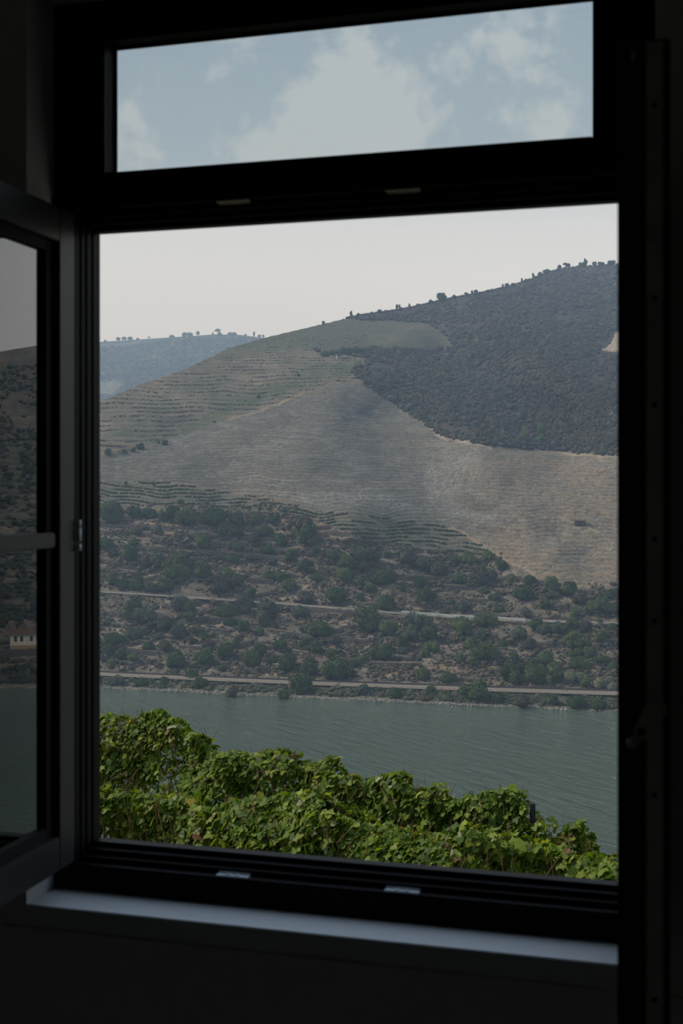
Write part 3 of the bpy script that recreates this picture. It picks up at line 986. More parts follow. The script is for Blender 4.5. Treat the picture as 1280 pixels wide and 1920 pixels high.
# ---- stone hut on the bare slope
def hut():
    p = ground(1087, 983)
    az = math.atan2(p.x, p.y)
    root = empty('stone_hut', (p.x, p.y, p.z - .2), -az)
    root.scale = (.78, .78, .78)
    tag(root, 'tiny dark stone hut with rusty roof on the bare vineyard slope', 'hut')
    m = MB(); m.box(-2.7, 2.6, -1.6, 1.6, 0, 2.0, .05); m.box(.9, 2.0, -1.75, -1.5, -1.3, .1, .03); m.build('wall', M_STONEWALL, root)
    m = MB(); m.add([(-3.0, -1.9, 1.95), (2.9, -1.9, 1.95), (2.9, 0, 2.6), (-3.0, 0, 2.6), (-3.0, 1.9, 1.95), (2.9, 1.9, 1.95), (-3.0, -1.9, 1.8), (2.9, -1.9, 1.8), (-3, 1.9, 1.8), (2.9, 1.9, 1.8)],
                  [(0, 1, 2, 3), (3, 2, 5, 4), (6, 7, 1, 0), (4, 5, 9, 8), (6, 8, 9, 7)], [(0, 3, 4), (1, 5, 2)]); m.build('roof', M_TILE, root)
    m = MB(); m.box(-.5, .4, -1.66, -1.58, 0, 1.7); m.build('door', M_DARKWIN, root)
hut()
# marker post by the copse on the upper slope
p = ground(631, 672)
m = MB(); m.box(-.35, .35, -.35, .35, -.5, 1.9, .05)
o = m.build('marker_post', M_WHITE, loc=p); tag(o, 'small white marker post beside the dark copse on the upper slope', 'post')
p = ground(606, 609)
m = MB(); m.box(-.9, .9, -.9, .9, -.5, 1.9, .05); m.box(-1.1, 1.1, -1.1, 1.1, 1.9, 2.3, .05)
o = m.build('chimney_stack', M_STONEWALL, loc=p); tag(o, 'small dark stone pillar standing on the skyline left of centre', 'pillar')

# ---- white house on the far bank to the right, seen mirrored in the left casement glass
def house():
    az = 40.75 * D2R
    yc = 909 + (1213 - 909) * .973
    r = float(radius(np.array([az]), np.array([yc]))[0])
    p = Vector((r * math.sin(az), r * math.cos(az), EYE + (HY - yc) / F * r + .7))
    root = empty('white_house', p, -az)
    tag(root, 'long white house with small dark windows mirrored in the left casement glass', 'house')
    m = MB(); m.box(-5, 5, -2.5, 2.5, -.1, 3.6); m.build('wall', M_WHITE, root)
    m = MB(); m.box(-5.05, 5.05, -2.55, 2.55, -1.2, -.05); m.build('plinth', M_OCHRE, root)
    m = MB(); m.add([(-5.4, -2.9, 3.5), (5.4, -2.9, 3.5), (5.4, 0, 5.0), (-5.4, 0, 5.0), (-5.4, 2.9, 3.5), (5.4, 2.9, 3.5)], [(0, 1, 2, 3), (3, 2, 5, 4), (0, 4, 5, 1)], [(0, 3, 4), (1, 5, 2)]); m.build('roof', M_TILE, root)
    for x in (-3.6, -1.6, 1.4, 3.3):
        m = MB(); m.box(x - .42, x + .42, -2.58, -2.45, 1.3, 2.9); m.build('window', M_DARKWIN, root)
    # embankment wall below it
    L = []
    for a_ in np.linspace(38.8, 44, 30):
        y_ = 909 + (1222 - 909) * .973
        rr = float(radius(np.array([a_ * D2R]), np.array([y_]))[0]) - 3
        L.append(Vector((rr * math.sin(a_ * D2R), rr * math.cos(a_ * D2R), EYE + (HY - y_) / F * rr + .6)))
    o = strip_mesh('embankment_wall', L, 1.2, 5.5, M_STONEWALL)
    tag(o, 'stone embankment wall below the mirrored white house', 'wall', kind='thing')
house()

# ------------------------------------------------------------------ foliage meshes
def ico(sub=2):
    import bmesh
    bm = bmesh.new(); bmesh.ops.create_icosphere(bm, subdivisions=sub, radius=1.0)
    v = np.array([x.co[:] for x in bm.verts]); fcs = np.array([[y.index for y in x.verts] for x in bm.faces]); bm.free()
    return v, fcs
ICO1 = ico(1); ICO2 = ico(2); ICO3 = ico(3)

def bush_mesh(name, seed, spread=1.0, tall=0.8, nl=900, ls=.085, nclump=9):
    """unit shrub: radius about 1, base at z=0: lumpy dense clumps covered by small leaf sprays"""
    r = np.random.default_rng(seed)
    V, T = [], []
    nv = 0
    clumps = []
    for k in range(nclump):
        a = r.uniform(0, 2 * np.pi); d = r.uniform(.1, .58) * spread if k else 0
        cr_ = r.uniform(.30, .48) if k else .58
        cz = cr_ * .7 + r.uniform(0, tall * .9) * (1 - d * .75)
        if k == 0: cz = .5
        clumps.append((d * math.cos(a), d * math.sin(a), cz, cr_))
        v, f_ = ICO2
        nn = 1 + (vnoise(v[:, 0] * 3 + k * 7 + 20, v[:, 1] * 3 + v[:, 2] * 4 + 20, seed) - .5) * .5
        vv = v * (cr_ * .9) * nn[:, None] * np.array((1, 1, .9)) + np.array(clumps[-1][:3])
        vv[:, 2] = np.maximum(vv[:, 2], -.1)
        V.append(vv); T.append(f_ + nv); nv += len(vv)
    per = nl // nclump
    for (cx, cy_, cz, cr_) in clumps:
        d = r.normal(size=(per, 3)); d /= np.linalg.norm(d, axis=1)[:, None]
        d[:, 2] = np.where(d[:, 2] < -.3, -d[:, 2], d[:, 2])
        c = d * (cr_ * r.uniform(.85, 1.16, (per, 1))) + np.array((cx, cy_, cz))
        c[:, 2] = np.maximum(c[:, 2], .02)
        nrm = d + r.normal(size=(per, 3)) * .6
        nrm /= np.linalg.norm(nrm, axis=1)[:, None]
        t1 = np.cross(nrm, r.normal(size=(per, 3))); t1 /= np.linalg.norm(t1, axis=1)[:, None]
        t2 = np.cross(nrm, t1)
        s_ = ls * r.uniform(.6, 1.5, (per, 1))
        p = np.stack([c - t1 * s_, c + t2 * s_ * .8, c + t1 * s_, c - t2 * s_ * .8], 1).reshape(-1, 3)
        b0 = nv + np.arange(per) * 4
        T.append(np.stack([b0, b0 + 1, b0 + 2], 1)); T.append(np.stack([b0, b0 + 2, b0 + 3], 1))
        V.append(p); nv += len(p)
    V = np.concatenate(V); T = np.concatenate(T)
    o = mesh_np(name, V, T, None, smooth=True)
    me = o.data
    bpy.data.objects.remove(o)
    return me
BUSHES = [bush_mesh('shrub_shape', 100 + k, 1.0 + .12 * (k % 3), .55 + .12 * (k % 4), 2200, .058, 8 + k % 4) for k in range(8)]
def with_mat(me, m):
    c = me.copy(); c.materials.clear(); c.materials.append(m); return c
BM = {}
for key, m_ in M_BUSH.items():
    BM[key] = [with_mat(me, m_) for me in BUSHES]

# positions read off the photo: two crops at 2.56x (x, y of the crown centre, width)
A_ = [(75,205,120),(180,210,60),(245,205,60),(325,225,50),(365,205,70),(435,225,100),(560,220,120),(675,240,70),(765,235,70),(850,240,55),(985,250,90),(1010,310,110),
(187,293,45),(178,348,50),(300,290,35),(515,345,70),(610,290,60),(685,300,50),(810,295,60),(755,325,60),(680,365,60),(660,425,55),(735,415,45),(820,380,55),(885,330,50),
(890,355,40),(1040,345,55),(1060,390,50),(160,405,90),(45,350,60),(245,430,70),(300,435,70),(400,430,110),(80,400,50),(390,480,100),(345,470,60),(510,490,100),(545,520,60),
(630,500,80),(610,550,110),(680,530,70),(75,530,50),(130,540,60),(190,545,80),(330,550,90),(270,560,60),(400,525,50),(830,505,45),(880,512,60),(925,555,70),(1005,455,60),
(935,410,60),(850,440,50),(1063,515,50),(1150,400,70),(1200,440,70),(1190,500,80),(1150,605,100),(1000,610,80),(745,590,55),(395,640,90),(240,690,110),(180,650,90),
(155,700,50),(450,660,60),(445,700,50),(335,735,70),(265,745,60),(520,720,40),(490,765,60),(620,680,80),(715,650,100),(820,670,110),(800,710,90),(645,730,55),(715,755,60),
(785,770,55),(975,680,80),(1075,760,110),(1010,765,60),(390,780,80),(180,790,80),(90,810,80),(240,780,35),(515,800,50),(460,820,35),(300,800,35),(540,838,50),(255,848,55),
(330,848,70),(625,865,80),(670,825,50),(790,860,60),(885,835,65),(1000,825,50),(1060,850,60),(1125,880,60),(1150,820,60),(120,885,60),(60,870,60),(40,905,40),(175,897,50),
(385,910,100),(520,905,90),(740,912,85),(610,950,40),(840,910,50),(910,928,90),(1025,960,80),(1025,915,60),(1160,945,150),(460,985,60),(385,975,40),(985,1030,110),(75,935,40),(650,1065,70),(900,1080,60),(105,1010,60),(215,1020,50),(500,1025,60),(330,1020,50)]
B_ = [(30,610,80),(100,615,60),(170,612,40),(265,620,90),(330,650,80),(415,675,100),(490,635,55),(560,625,60),(572,645,50),(650,620,50),(725,665,60),(60,670,70),(150,710,110),
(520,720,70),(620,715,120),(590,745,70),(30,740,60),(90,770,50),(315,745,60),(240,775,40),(355,800,90),(630,777,50),(685,815,55),(165,845,90),(40,815,40),(540,860,60),(480,840,30),
(705,870,50),(830,885,45),(825,790,100),(760,725,50),(850,735,60),(955,760,80),(960,800,50),(930,850,60),(1040,775,90),(1085,820,70),(1065,890,50),(1150,870,60),(1240,800,60),
(1200,850,60),(1240,870,60),(70,920,140),(165,960,90),(290,930,100),(340,930,90),(270,990,90),(370,990,80),(525,960,90),(640,920,90),(605,990,60),(890,945,80),(925,965,70),
(990,960,80),(1050,950,70),(440,885,50),(1120,960,60),(1190,930,30),(1200,1000,70),(1250,960,50),(800,990,70),(845,1040,70),(1070,1025,90),(1120,1040,50),(1140,1080,60),
(1080,1080,60),(250,1040,60),(240,1075,50),(380,1050,70),(350,1085,50),(135,1085,90),(50,1110,50),(170,1060,50),(635,1075,100),(560,1040,60),(770,1100,60),(730,1040,40),
(520,1115,55),(585,1125,50),(610,1040,50),(930,1115,90),(1095,1130,80),(880,1140,70),(970,1165,80),(1190,1110,60),(1250,1150,50),(745,1180,90),(790,1200,80),(880,1195,110),
(820,1160,60),(990,1205,60),(1120,1225,60),(460,1200,70),(340,1185,80),(590,1270,125),(375,1265,45),(820,1320,80),(15,1130,50),(700,1300,60),(960,1310,70),(1080,1320,80),(1180,1325,80),(60,1260,60),(210,1280,60)]
PALE = [(1045,1205,70),(1085,1200,60),(1185,1225,70),(1225,1222,80),(1020,1268,32),(1245,1240,60)]
SPEC = {}
blist = [(180 + x / 2.56, 880 + y / 2.56, w_ / 2.56, None) for x, y, w_ in A_] + [(660 + x / 2.56, 800 + y / 2.56, w_ / 2.56, None) for x, y, w_ in B_] + \
        [(660 + x / 2.56, 800 + y / 2.56, w_ / 2.56, 'pale straw-green') for x, y, w_ in PALE]
# scattered smaller shrubs on the hill shoulder
blist += [(x, y, w_, t_) for x, y, w_, t_ in ((263, 836, 14, 'dark green'), (310, 829, 12, 'dark green'), (297, 829, 6, 'dark green'), (203, 846, 14, 'dark green'), (250, 842, 10, 'dark green'),
          (233, 845, 9, 'dark green'), (609, 663, 14, 'dark green'), (622, 661, 12, 'dark green'), (642, 657, 14, 'dark green'), (655, 659, 16, 'dark green'), (668, 657, 15, 'dark green'), (681, 658, 14, 'dark green'),
          (235, 905, 7, 'dark green'), (288, 907, 8, 'dark green'), (339, 940, 12, 'dark green'), (1085, 848, 9, 'olive green'), (560, 703, 6, 'dark green'), (484, 743, 7, 'dark green'))]
ORD = ['zeroth', 'first', 'second', 'third', 'fourth', 'fifth', 'sixth', 'seventh', 'eighth', 'ninth', 'tenth', 'eleventh', 'twelfth', 'thirteenth', 'fourteenth', 'fifteenth', 'sixteenth',
       'seventeenth', 'eighteenth', 'nineteenth', 'twentieth', 'twenty-first', 'twenty-second', 'twenty-third', 'twenty-fourth', 'twenty-fifth', 'twenty-sixth', 'twenty-seventh', 'twenty-eighth', 'twenty-ninth', 'thirtieth']
def ords(n): return ORD[n] if n < len(ORD) else 'thirtieth-plus'
def rail_y(x): return np.interp(x, [p[0] for p in RAIL], [p[1] for p in RAIL])
def road_y(x): return np.interp(x, [p[0] for p in ROAD], [p[1] for p in ROAD])
def band(x, yb):
    if yb < 800: return 'in the upper copse'
    if yb < 870 and x < 400: return 'left of the bare slope'
    if yb > rail_y(x) + 1: return 'on the bank below the railway'
    d = rail_y(x) - yb
    if yb > road_y(x) + 1:
        if d < 22: return 'just above the railway'
        if d < 52: return 'in the second line above the railway'
        if yb - road_y(x) < 30: return 'just below the pale road'
        return 'between railway and road'
    d = road_y(x) - yb
    if d < 28: return 'just above the pale road'
    if d < 70: return 'in the second line above the road'
    if d < 115: return 'high above the road'
    return 'below the green vine rows'
items = []
rnd = random.Random(5)
for (x, y, w_, tint) in blist:
    if tint is None:
        u = rnd.random()
        if y < 975: tint = 'dark green' if u < .8 else 'olive green'
        else: tint = 'dark green' if u < .46 else ('olive green' if u < .74 else ('grey-green' if u < .90 else 'brownish'))
    hgt = w_ * (.80 if w_ > 30 else .85)
    yb = y + hgt * .44
    if x < 183 or x > 1162: continue
    items.append([x, yb, w_, tint, band(x, yb)])
items[[i for i, it in enumerate(items) if abs(it[0] - 890.5) < 3 and it[1] > 1290][0]][3] = 'dark green'
groups = {}
for it in sorted(items, key=lambda t_: t_[0]):
    groups.setdefault((it[3], it[4]), []).append(it)
for (tint, bd), L in groups.items():
    for i, it in enumerate(L):
        size = 'large' if it[2] > 38 else ('small' if it[2] < 20 else 'rounded')
        if len(L) == 1: lab = f'{size} shrub, the only {tint} one {bd}'
        else: lab = f'{size} shrub, {ords(i + 1)} {tint} one from left {bd}'
        it.append(lab)
for i, (x, yb, w_, tint, bd, lab) in enumerate(items):
    p = ground(x, yb)
    dist = math.hypot(p.x, p.y)
    s = w_ / 2 / F * dist * 1.25
    o = bpy.data.objects.new('shrub', BM[tint][i % 8])
    C.objects.link(o)
    o.location = (p.x, p.y, p.z - .12 * s)
    o.rotation_euler = (0, 0, rnd.uniform(0, 6.28))
    o.scale = (s * rnd.uniform(.9, 1.15), s * rnd.uniform(.9, 1.1), s * rnd.uniform(1.0, 1.3))
    tag(o, lab, 'shrub', 'shrubs on the far hillside')

# ------------------------------------------------------------------ trees on the skylines
def tree(x, yb, h_px, pos, label, tint='dark green', shape='round', group='trees on the skyline'):
    dist = math.hypot(pos.x, pos.y)
    H = h_px / F * dist
    root = empty('tree', (pos.x, pos.y, pos.z - .08 * H), rnd.uniform(0, 6.28))
    tag(root, label, 'tree', group)
    tk = MB(); tr = {'round': .35, 'umbrella': .75, 'tall': .25, 'bushy': .15}[shape]
    tk.tube([(0, 0, -.1 * H), (H * .02, 0, tr * H * .6), (0, H * .02, (tr + .25) * H)], [H * .05, H * .04, H * .025], 6)
    tk.build('trunk', M_BARK, root)
    c = bpy.data.objects.new('crown', BM[tint][rnd.randrange(8)])
    C.objects.link(c); c.parent = root
    if shape == 'round': c.location = (0, 0, .22 * H); c.scale = (.46 * H, .46 * H, .58 * H)
    elif shape == 'umbrella': c.location = (0, 0, .58 * H); c.scale = (.50 * H, .46 * H, .30 * H)
    elif shape == 'tall': c.location = (0, 0, .12 * H); c.scale = (.26 * H, .26 * H, .70 * H)
    else: c.location = (0, 0, 0); c.scale = (.70 * H, .6 * H, .72 * H)
    return root
main_ridge = [(658, 594, 9, 'tall'), (672, 592, 5, 'bushy'), (697, 590, 5, 'bushy'), (711, 588, 7, 'bushy'), (722, 587, 5, 'bushy'), (744, 582, 9, 'tall'), (749, 581, 8, 'tall'), (767, 578, 7, 'tall'), (783, 575, 5, 'bushy'), (808, 569, 6, 'bushy'), (826, 565, 15, 'bushy'),
    (852, 560, 6, 'bushy'), (875, 556, 7, 'bushy'), (885, 553, 8, 'tall'), (892, 552, 8, 'round'), (916, 547, 4, 'bushy'), (942, 541, 7, 'tall'), (950, 539, 7, 'bushy'), (960, 536, 5, 'bushy'), (978, 530, 7, 'tall'), (999, 523, 9, 'tall'), (1012, 518, 8, 'bushy'), (1025, 513, 8, 'bushy'), (1048, 507, 9, 'round'),
    (1060, 504, 9, 'umbrella'), (1065, 504, 9, 'round'), (1086, 503, 9, 'tall'), (1091, 502, 9, 'round'), (1097, 502, 13, 'tall'), (1113, 501, 9, 'round'), (1124, 501, 9, 'round'), (1130, 501, 8, 'round'), (1142, 500, 10, 'round'), (1149, 500, 10, 'round')]
for i, (x, y, h_, shp) in enumerate(main_ridge):
    nm = {'tall': 'slim', 'round': 'round-headed', 'umbrella': 'flat-topped', 'bushy': 'bushy'}[shp]
    if x == 826: lab = 'largest bushy tree standing alone on the main skyline'
    else: lab = f'{nm} dark tree, {ords(i + 1) if i < 17 else ords(len(main_ridge) - i)} from the {"left" if i < 17 else "right"} along the main hill crest'
    tree(x, y, h_ * 1.28, ground(x, y) + Vector((0, 0, .12 * h_ * ground(x, y).y / F)), lab, shape=shp, group='trees along the main hill crest')
far_trees = [(197, 641, 5, 'bushy'), (221, 640, 9, 'round'), (233, 639, 9, 'round'), (244, 639, 9, 'round'), (258, 638, 5, 'bushy'), (279, 637, 6, 'umbrella'), (323, 634, 8, 'bushy'), (346, 631, 9, 'bushy'), (355, 630, 9, 'bushy'), (371, 630, 10, 'round'),
    (399, 629, 7, 'tall'), (408, 629, 13, 'umbrella'), (412, 629, 7, 'bushy'), (432, 629, 8, 'bushy'), (439, 629, 8, 'bushy'), (460, 630, 5, 'bushy'), (476, 631, 10, 'tall'), (486, 632, 6, 'bushy'), (493, 632, 5, 'bushy')]
for i, (x, y, h_, shp) in enumerate(far_trees):
    nm = {'tall': 'slim', 'round': 'round-headed', 'umbrella': 'flat-topped', 'bushy': 'bushy'}[shp]
    tree(x, y, h_ * 1.1, ridge_point(x, y), f'hazy {nm} tree, {ords(i + 1)} from the left on the far blue ridge', shape=shp, group='trees along the far ridge')
for (x, y, h_, lab) in ((982, 828, 30, 'light green tree, left of the pair at the foot of the scrub hill'), (1013, 812, 24, 'slim light green tree, right and upper of the pair below the scrub hill'),
                        (1014, 830, 20, 'grey-green bushy tree directly below the slim light green tree')):
    tree(x, y, h_, ground(x, y), lab, 'fresh light green' if 'light' in lab[:12] or 'slim' in lab else 'grey-green', 'tall' if h_ > 21 else 'bushy', 'light trees at the foot of the scrub hill')

# ------------------------------------------------------------------ uncountable cover: scrub, tufts, shore rocks
def scatter(name, pts, sizes, cols, label, cat, m, base=ICO1, flat=.8, jitter=.35, leafy=0):
    v, f_ = base
    n = len(pts)
    sc3 = sizes[:, None, None] * (1 + rng.uniform(-jitter, jitter, (n, len(v), 1)))
    V = v[None] * sc3 * (.8 if leafy else 1)
    V[..., 2] *= flat
    V = V + pts[:, None, :]
    T = f_[None] + (np.arange(n) * len(v))[:, None, None]
    col = np.repeat(cols[:, None, :], len(v), 1) * (1 + rng.uniform(-.18, .18, (n, len(v), 1)))
    V = V.reshape(-1, 3); T = T.reshape(-1, 3); col = col.reshape(-1, 3)
    if leafy:
        k = leafy
        d = rng.normal(size=(n, k, 3)); d /= np.linalg.norm(d, axis=2)[..., None]
        d[..., 2] = np.abs(d[..., 2])
        c = pts[:, None, :] + d * sizes[:, None, None] * np.array((1, 1, flat)) * rng.uniform(.85, 1.25, (n, k, 1))
        t1 = rng.normal(size=(n, k, 3)); t1 /= np.linalg.norm(t1, axis=2)[..., None]
        t2 = np.cross(d, t1)
        s_ = sizes[:, None, None] * .24
        P = np.stack([c - t1 * s_, c + t2 * s_, c + t1 * s_ * .8], 2).reshape(-1, 3)
        T = np.concatenate([T, np.arange(n * k * 3).reshape(-1, 3) + len(V)])
        V = np.concatenate([V, P])
        cc = np.repeat(cols[:, None, :], k * 3, 1).reshape(-1, 3) * 1.15
        col = np.concatenate([col, cc])
    o = mesh_np(name, V, T, m, cols=col, smooth=True)
    tag(o, label, cat, kind='stuff')
    return o
def surf_np(px, py):
    az = np.arctan((px - 640) / F)
    yc = HY + (py - HY) * np.cos(az)
    yc = np.maximum(yc, sky_y(az))
    r = radius(az, yc)
    return np.stack([r * np.sin(az), r * np.cos(az), EYE + (HY - yc) / F * r], 1), r
def choose(n, x0, x1, y0, y1, keepf):
    px = rng.uniform(x0, x1, n); py = rng.uniform(y0, y1, n)
    k = keepf(px, py)
    return px[k], py[k]
def palette(n, cols, pw):
    c = np.array(cols)[rng.choice(len(cols), n, p=pw)]
    return c * rng.uniform(.75, 1.3, (n, 1))
# dark maquis on the right hill
px, py = choose(44000, 585, 1560, 490, 862, lambda x, y: inpoly(x, y, SCRUB_POLY) & (fbm(x / 30, y / 18, 61, 3) + rng.uniform(-.25, .25, x.shape) > .44)
                & ~inpoly(x, y, [(1146, 625), (1120, 662), (1175, 666), (1175, 620)]))
P, r = surf_np(px, py)
sz = rng.uniform(1.0, 2.5, len(px)) * (r / 900) ** .6 * np.where(py < sky_y(np.arctan((px - 640) / F)) + 7, .45, 1) * np.where(rng.random(len(px)) < .06, 1.5, 1)
P[:, 2] += sz * .25
cc = palette(len(px), [(.038, .040, .030), (.046, .054, .034), (.064, .050, .042), (.066, .076, .046)], [.34, .24, .32, .10])
scatter('hillside_scrub', P, sz, cc, 'dense dark scrub covering the right-hand hill up to the crest', 'scrub', M_SCRUB, ICO1, .8, .3, 12)
# clipped vine rows on the green strips of the far slope
px, py = choose(90000, 150, 1000, 895, 1050, lambda x, y: inpoly(x, y, V2POLY))
P, r = surf_np(px, py)
fr_ = (P[:, 2] + .03 * P[:, 0] + (fbm(px / 60, py / 60, 71, 2) - .5) * 3.0) / 1.3
ti_ = np.floor(fr_); fr_ = fr_ - ti_
k = (np.abs(fr_ - .42) < .10) & (vnoise(ti_ * 1.37 + 9, px / 34.0, 92) > .30)
px, py, P, r = px[k], py[k], P[k], r[k]
sz = rng.uniform(.20, .40, len(px)); P[:, 2] += .25
cc = palette(len(px), [(.034, .056, .024), (.046, .070, .030), (.060, .068, .036)], [.5, .35, .15])
scatter('terrace_vines', P, sz, cc, 'thin green vine rows on narrow terraces below the bare slope', 'vines', M_SCRUB, ICO1, 1.2, .3, 0)
# sparse low bushes along the contour terraces of the upper shoulder
px, py = choose(60000, 150, 720, 610, 860, lambda x, y: ~inpoly(x, y, SCRUB_POLY) & (y > np.interp(x, [150, 187, 260, 350, 430, 500, 560, 610, 660, 720], [764, 755, 725, 693, 655, 635, 621, 609, 597, 589]))
                & (y < np.interp(x, [187, 240, 330, 420, 520, 600, 672], [852, 836, 817, 787, 754, 730, 708])))
P, r = surf_np(px, py)
fr_ = (P[:, 2] + (fbm(px / 60, py / 60, 71, 2) - .5) * 3.0) / 2.5
ti_ = np.floor(fr_); fr_ = fr_ - ti_
k = (np.abs(fr_ - .80) < .09) & (fbm(px / 24, py / 10, 93, 3) + .25 * (vnoise(ti_ * 1.7, px / 60.0, 94) - .5) > .52)
px, py, P, r = px[k], py[k], P[k], r[k]
sz = rng.uniform(.2, .52, len(px)); P[:, 2] += sz * .1
cc = palette(len(px), [(.062, .076, .042), (.072, .082, .048), (.078, .068, .050)], [.45, .3, .25])
scatter('upper_slope_brush', P, sz, cc, 'sparse green brush along the terraces of the upper left shoulder', 'undergrowth', M_SCRUB, ICO1, .85, .3, 6)
# low tufts on the lower slope
px, py = choose(44000, 150, 1600, 945, 1330, lambda x, y: (fbm(x / 26, y / 16, 62, 3) + rng.uniform(-.3, .3, x.shape) > .47)
                & (np.abs(y - rail_y(x)) > 7) & (np.abs(y - road_y(x)) > 5) & (y < 1330 - 45 * (x < 187) - (1157 - np.minimum(x, 1157)) * .045 - 2)
                & ~((x > 560) & (y < 1000 + (x - 560) * .10)) & ~((x > 940) & (y < 1095)))
P, r = surf_np(px, py)
sz = rng.uniform(.25, .75, len(px)) * np.where(rng.random(len(px)) < .10, 2.0, 1)
P[:, 2] += sz * .2
cc = palette(len(px), [(.044, .052, .030), (.060, .064, .038), (.078, .064, .047), (.115, .092, .062)], [.22, .24, .34, .20])
scatter('slope_tufts', P, sz, cc, 'low dry bushes and tufts scattered over the lower slope', 'undergrowth', M_SCRUB, ICO1, .75, .35, 12)
# brush on the hillside farther right, which the left casement glass mirrors
az_ = rng.uniform(37.5, 44, 5200) * D2R; yc_ = rng.uniform(690, 1272, 5200)
k = (yc_ > sky_y(az_) + 4) & (fbm(az_ * 90, yc_ / 22, 66, 3) + rng.uniform(-.25, .25, 5200) > .47) & ~((np.abs(az_ - 40.75 * D2R) < .9 * D2R) & (yc_ > 1182) & (yc_ < 1225))
az_, yc_ = az_[k], yc_[k]
r = radius(az_, yc_)
P = np.stack([r * np.sin(az_), r * np.cos(az_), EYE + (HY - yc_) / F * r], 1)
sz = rng.uniform(.5, 1.9, len(r)); P[:, 2] += sz * .2
cc = palette(len(r), [(.030, .038, .022), (.044, .052, .030), (.060, .052, .038)], [.45, .35, .2])
scatter('hillside_brush', P, sz, cc, 'dark brush on the slope mirrored in the left casement glass', 'undergrowth', M_SCRUB, ICO1, .8, .35, 12)
# overgrown strip between the railway and the water
px, py = choose(7200, 150, 1600, 1268, 1336, lambda x, y: (y > rail_y(x) + 8) & (y < np.interp(x, [187, 560, 930, 1157], [1286, 1303, 1321, 1330])) & (fbm(x / 30, y / 10, 63, 3) > .44))
P, r = surf_np(px, py)
sz = rng.uniform(.4, 1.2, len(px)); P[:, 2] += sz * .2
cc = palette(len(px), [(.040, .050, .028), (.062, .066, .036), (.085, .070, .044)], [.5, .3, .2])
scatter('bank_undergrowth', P, sz, cc, 'tangled green undergrowth along the bank below the railway', 'undergrowth', M_SCRUB, ICO1, .8, .35, 12)
# stones at the waterline
px = rng.uniform(120, 1200, 2600)
wy_ = np.interp(px, [187, 430, 560, 750, 930, 1157], [1291, 1303, 1308, 1318, 1326, 1335])
dens = np.where(px < 950, 1, .25) * (fbm(px / 50, px * 0, 64, 2) > .36)
px, wy_ = px[rng.random(len(px)) < dens + .08], wy_[:len(px)]
wy_ = np.interp(px, [187, 430, 560, 750, 930, 1157], [1291, 1303, 1308, 1318, 1326, 1335])
P, r = surf_np(px, wy_ - np.abs(rng.normal(0, 3.2, len(px))))
sz = rng.uniform(.12, .42, len(px)); P[:, 2] = np.maximum(P[:, 2] + .05, WATER_Z + .03)
cc = palette(len(px), [(.21, .20, .175), (.15, .135, .11), (.10, .09, .07)], [.3, .4, .3])
scatter('shore_rocks', P, sz, cc, 'pale loose stones lining the far waterline', 'rocks', M_ROCK, ICO1, .6, .3)
# woods on the far ridge
px = rng.uniform(100, 520, 5200); py = rng.uniform(634, 760, 5200)
k = (py > np.interp(px, [100, 187, 250, 330, 400, 500], [660, 650, 648, 636, 631, 636])) & ~inpoly(px, py, [(100, 710), (187, 712), (235, 712), (222, 740), (100, 745)])
px, py = px[k], py[k]
az = np.arctan((px - 640) / F); yc = HY + (py - HY) * np.cos(az)
sk_ = np.interp(px, [-100, 187, 250, 330, 400, 450, 500], [660, 641, 637, 632, 627, 628, 634])
S_ = np.clip((905 - py) / (905 - sk_), 0, 1)
r = 1350 + 1150 * S_ ** 1.2 + (fbm(az * 40, yc / 60, 8, 3) - .5) * 120
P = np.stack([r * np.sin(az), r * np.cos(az), EYE + (HY - yc) / F * r], 1)
sz = rng.uniform(2.2, 4.6, len(px))
cc = palette(len(px), [(.026, .032, .024), (.036, .042, .030), (.046, .044, .034)], [.5, .3, .2])
scatter('ridge_woods', P, sz, cc, 'continuous hazy woods covering the far blue ridge', 'woods', M_SCRUB, ICO1, .85, .3, 4)

# ------------------------------------------------------------------ grapevines in front of the window
def leaf_shape():
    """five-lobed vine leaf, unit size, stalk at the origin, tip along +y"""
    ang = [(-158, .42), (-135, .60), (-108, .50), (-82, .82), (-58, .55), (-40, .62), (-22, .86), (0, 1.02)]
    pts = []
    for a, r_ in ang: pts.append((a, r_))
    full = pts + [(-a, r_) for a, r_ in reversed(pts[:-1])]
    V = [(0, .0, 0)]
    V2 = []
    for a, r_ in full:
        a_ = math.radians(a)
        x = r_ * math.sin(a_) * .98; y = r_ * math.cos(a_) + .18
        V2.append((x, y))
    V = [(0, .22, .05)]
    for x, y in V2:
        V.append((x, y, -.22 * (x * x) - .18 * max(0, y - .4) ** 2 + .10 * abs(x)))
    n = len(V2)
    T = [(0, 1 + k, 1 + (k + 1) % n) for k in range(n - 1)]
    return np.array(V), np.array(T)
LV, LT = leaf_shape()

def leaves(P, nrm, size, r, tint):
    n = len(P)
    nrm = nrm / np.linalg.norm(nrm, axis=1)[:, None]
    down = np.array((0, 0, -1.0)) + r.normal(size=(n, 3)) * .55
    yax = down - nrm * np.sum(down * nrm, 1)[:, None]
    yax /= np.linalg.norm(yax, axis=1)[:, None]
    xax = np.cross(yax, nrm)
    L = LV[None] * np.stack([r.uniform(.85, 1.1, n), np.ones(n), r.uniform(.3, 2.0, n)], 1)[:, None, :]
    V = (L[..., 0:1] * xax[:, None] + L[..., 1:2] * yax[:, None] + L[..., 2:3] * nrm[:, None]) * size[:, None, None] + P[:, None]
    T = LT[None] + (np.arange(n) * len(LV))[:, None, None]
    col = np.repeat(tint[:, None, :], len(LV), 1)
    col[:, 0, :] *= 1.12
    return V.reshape(-1, 3), T.reshape(-1, 3), col.reshape(-1, 3)

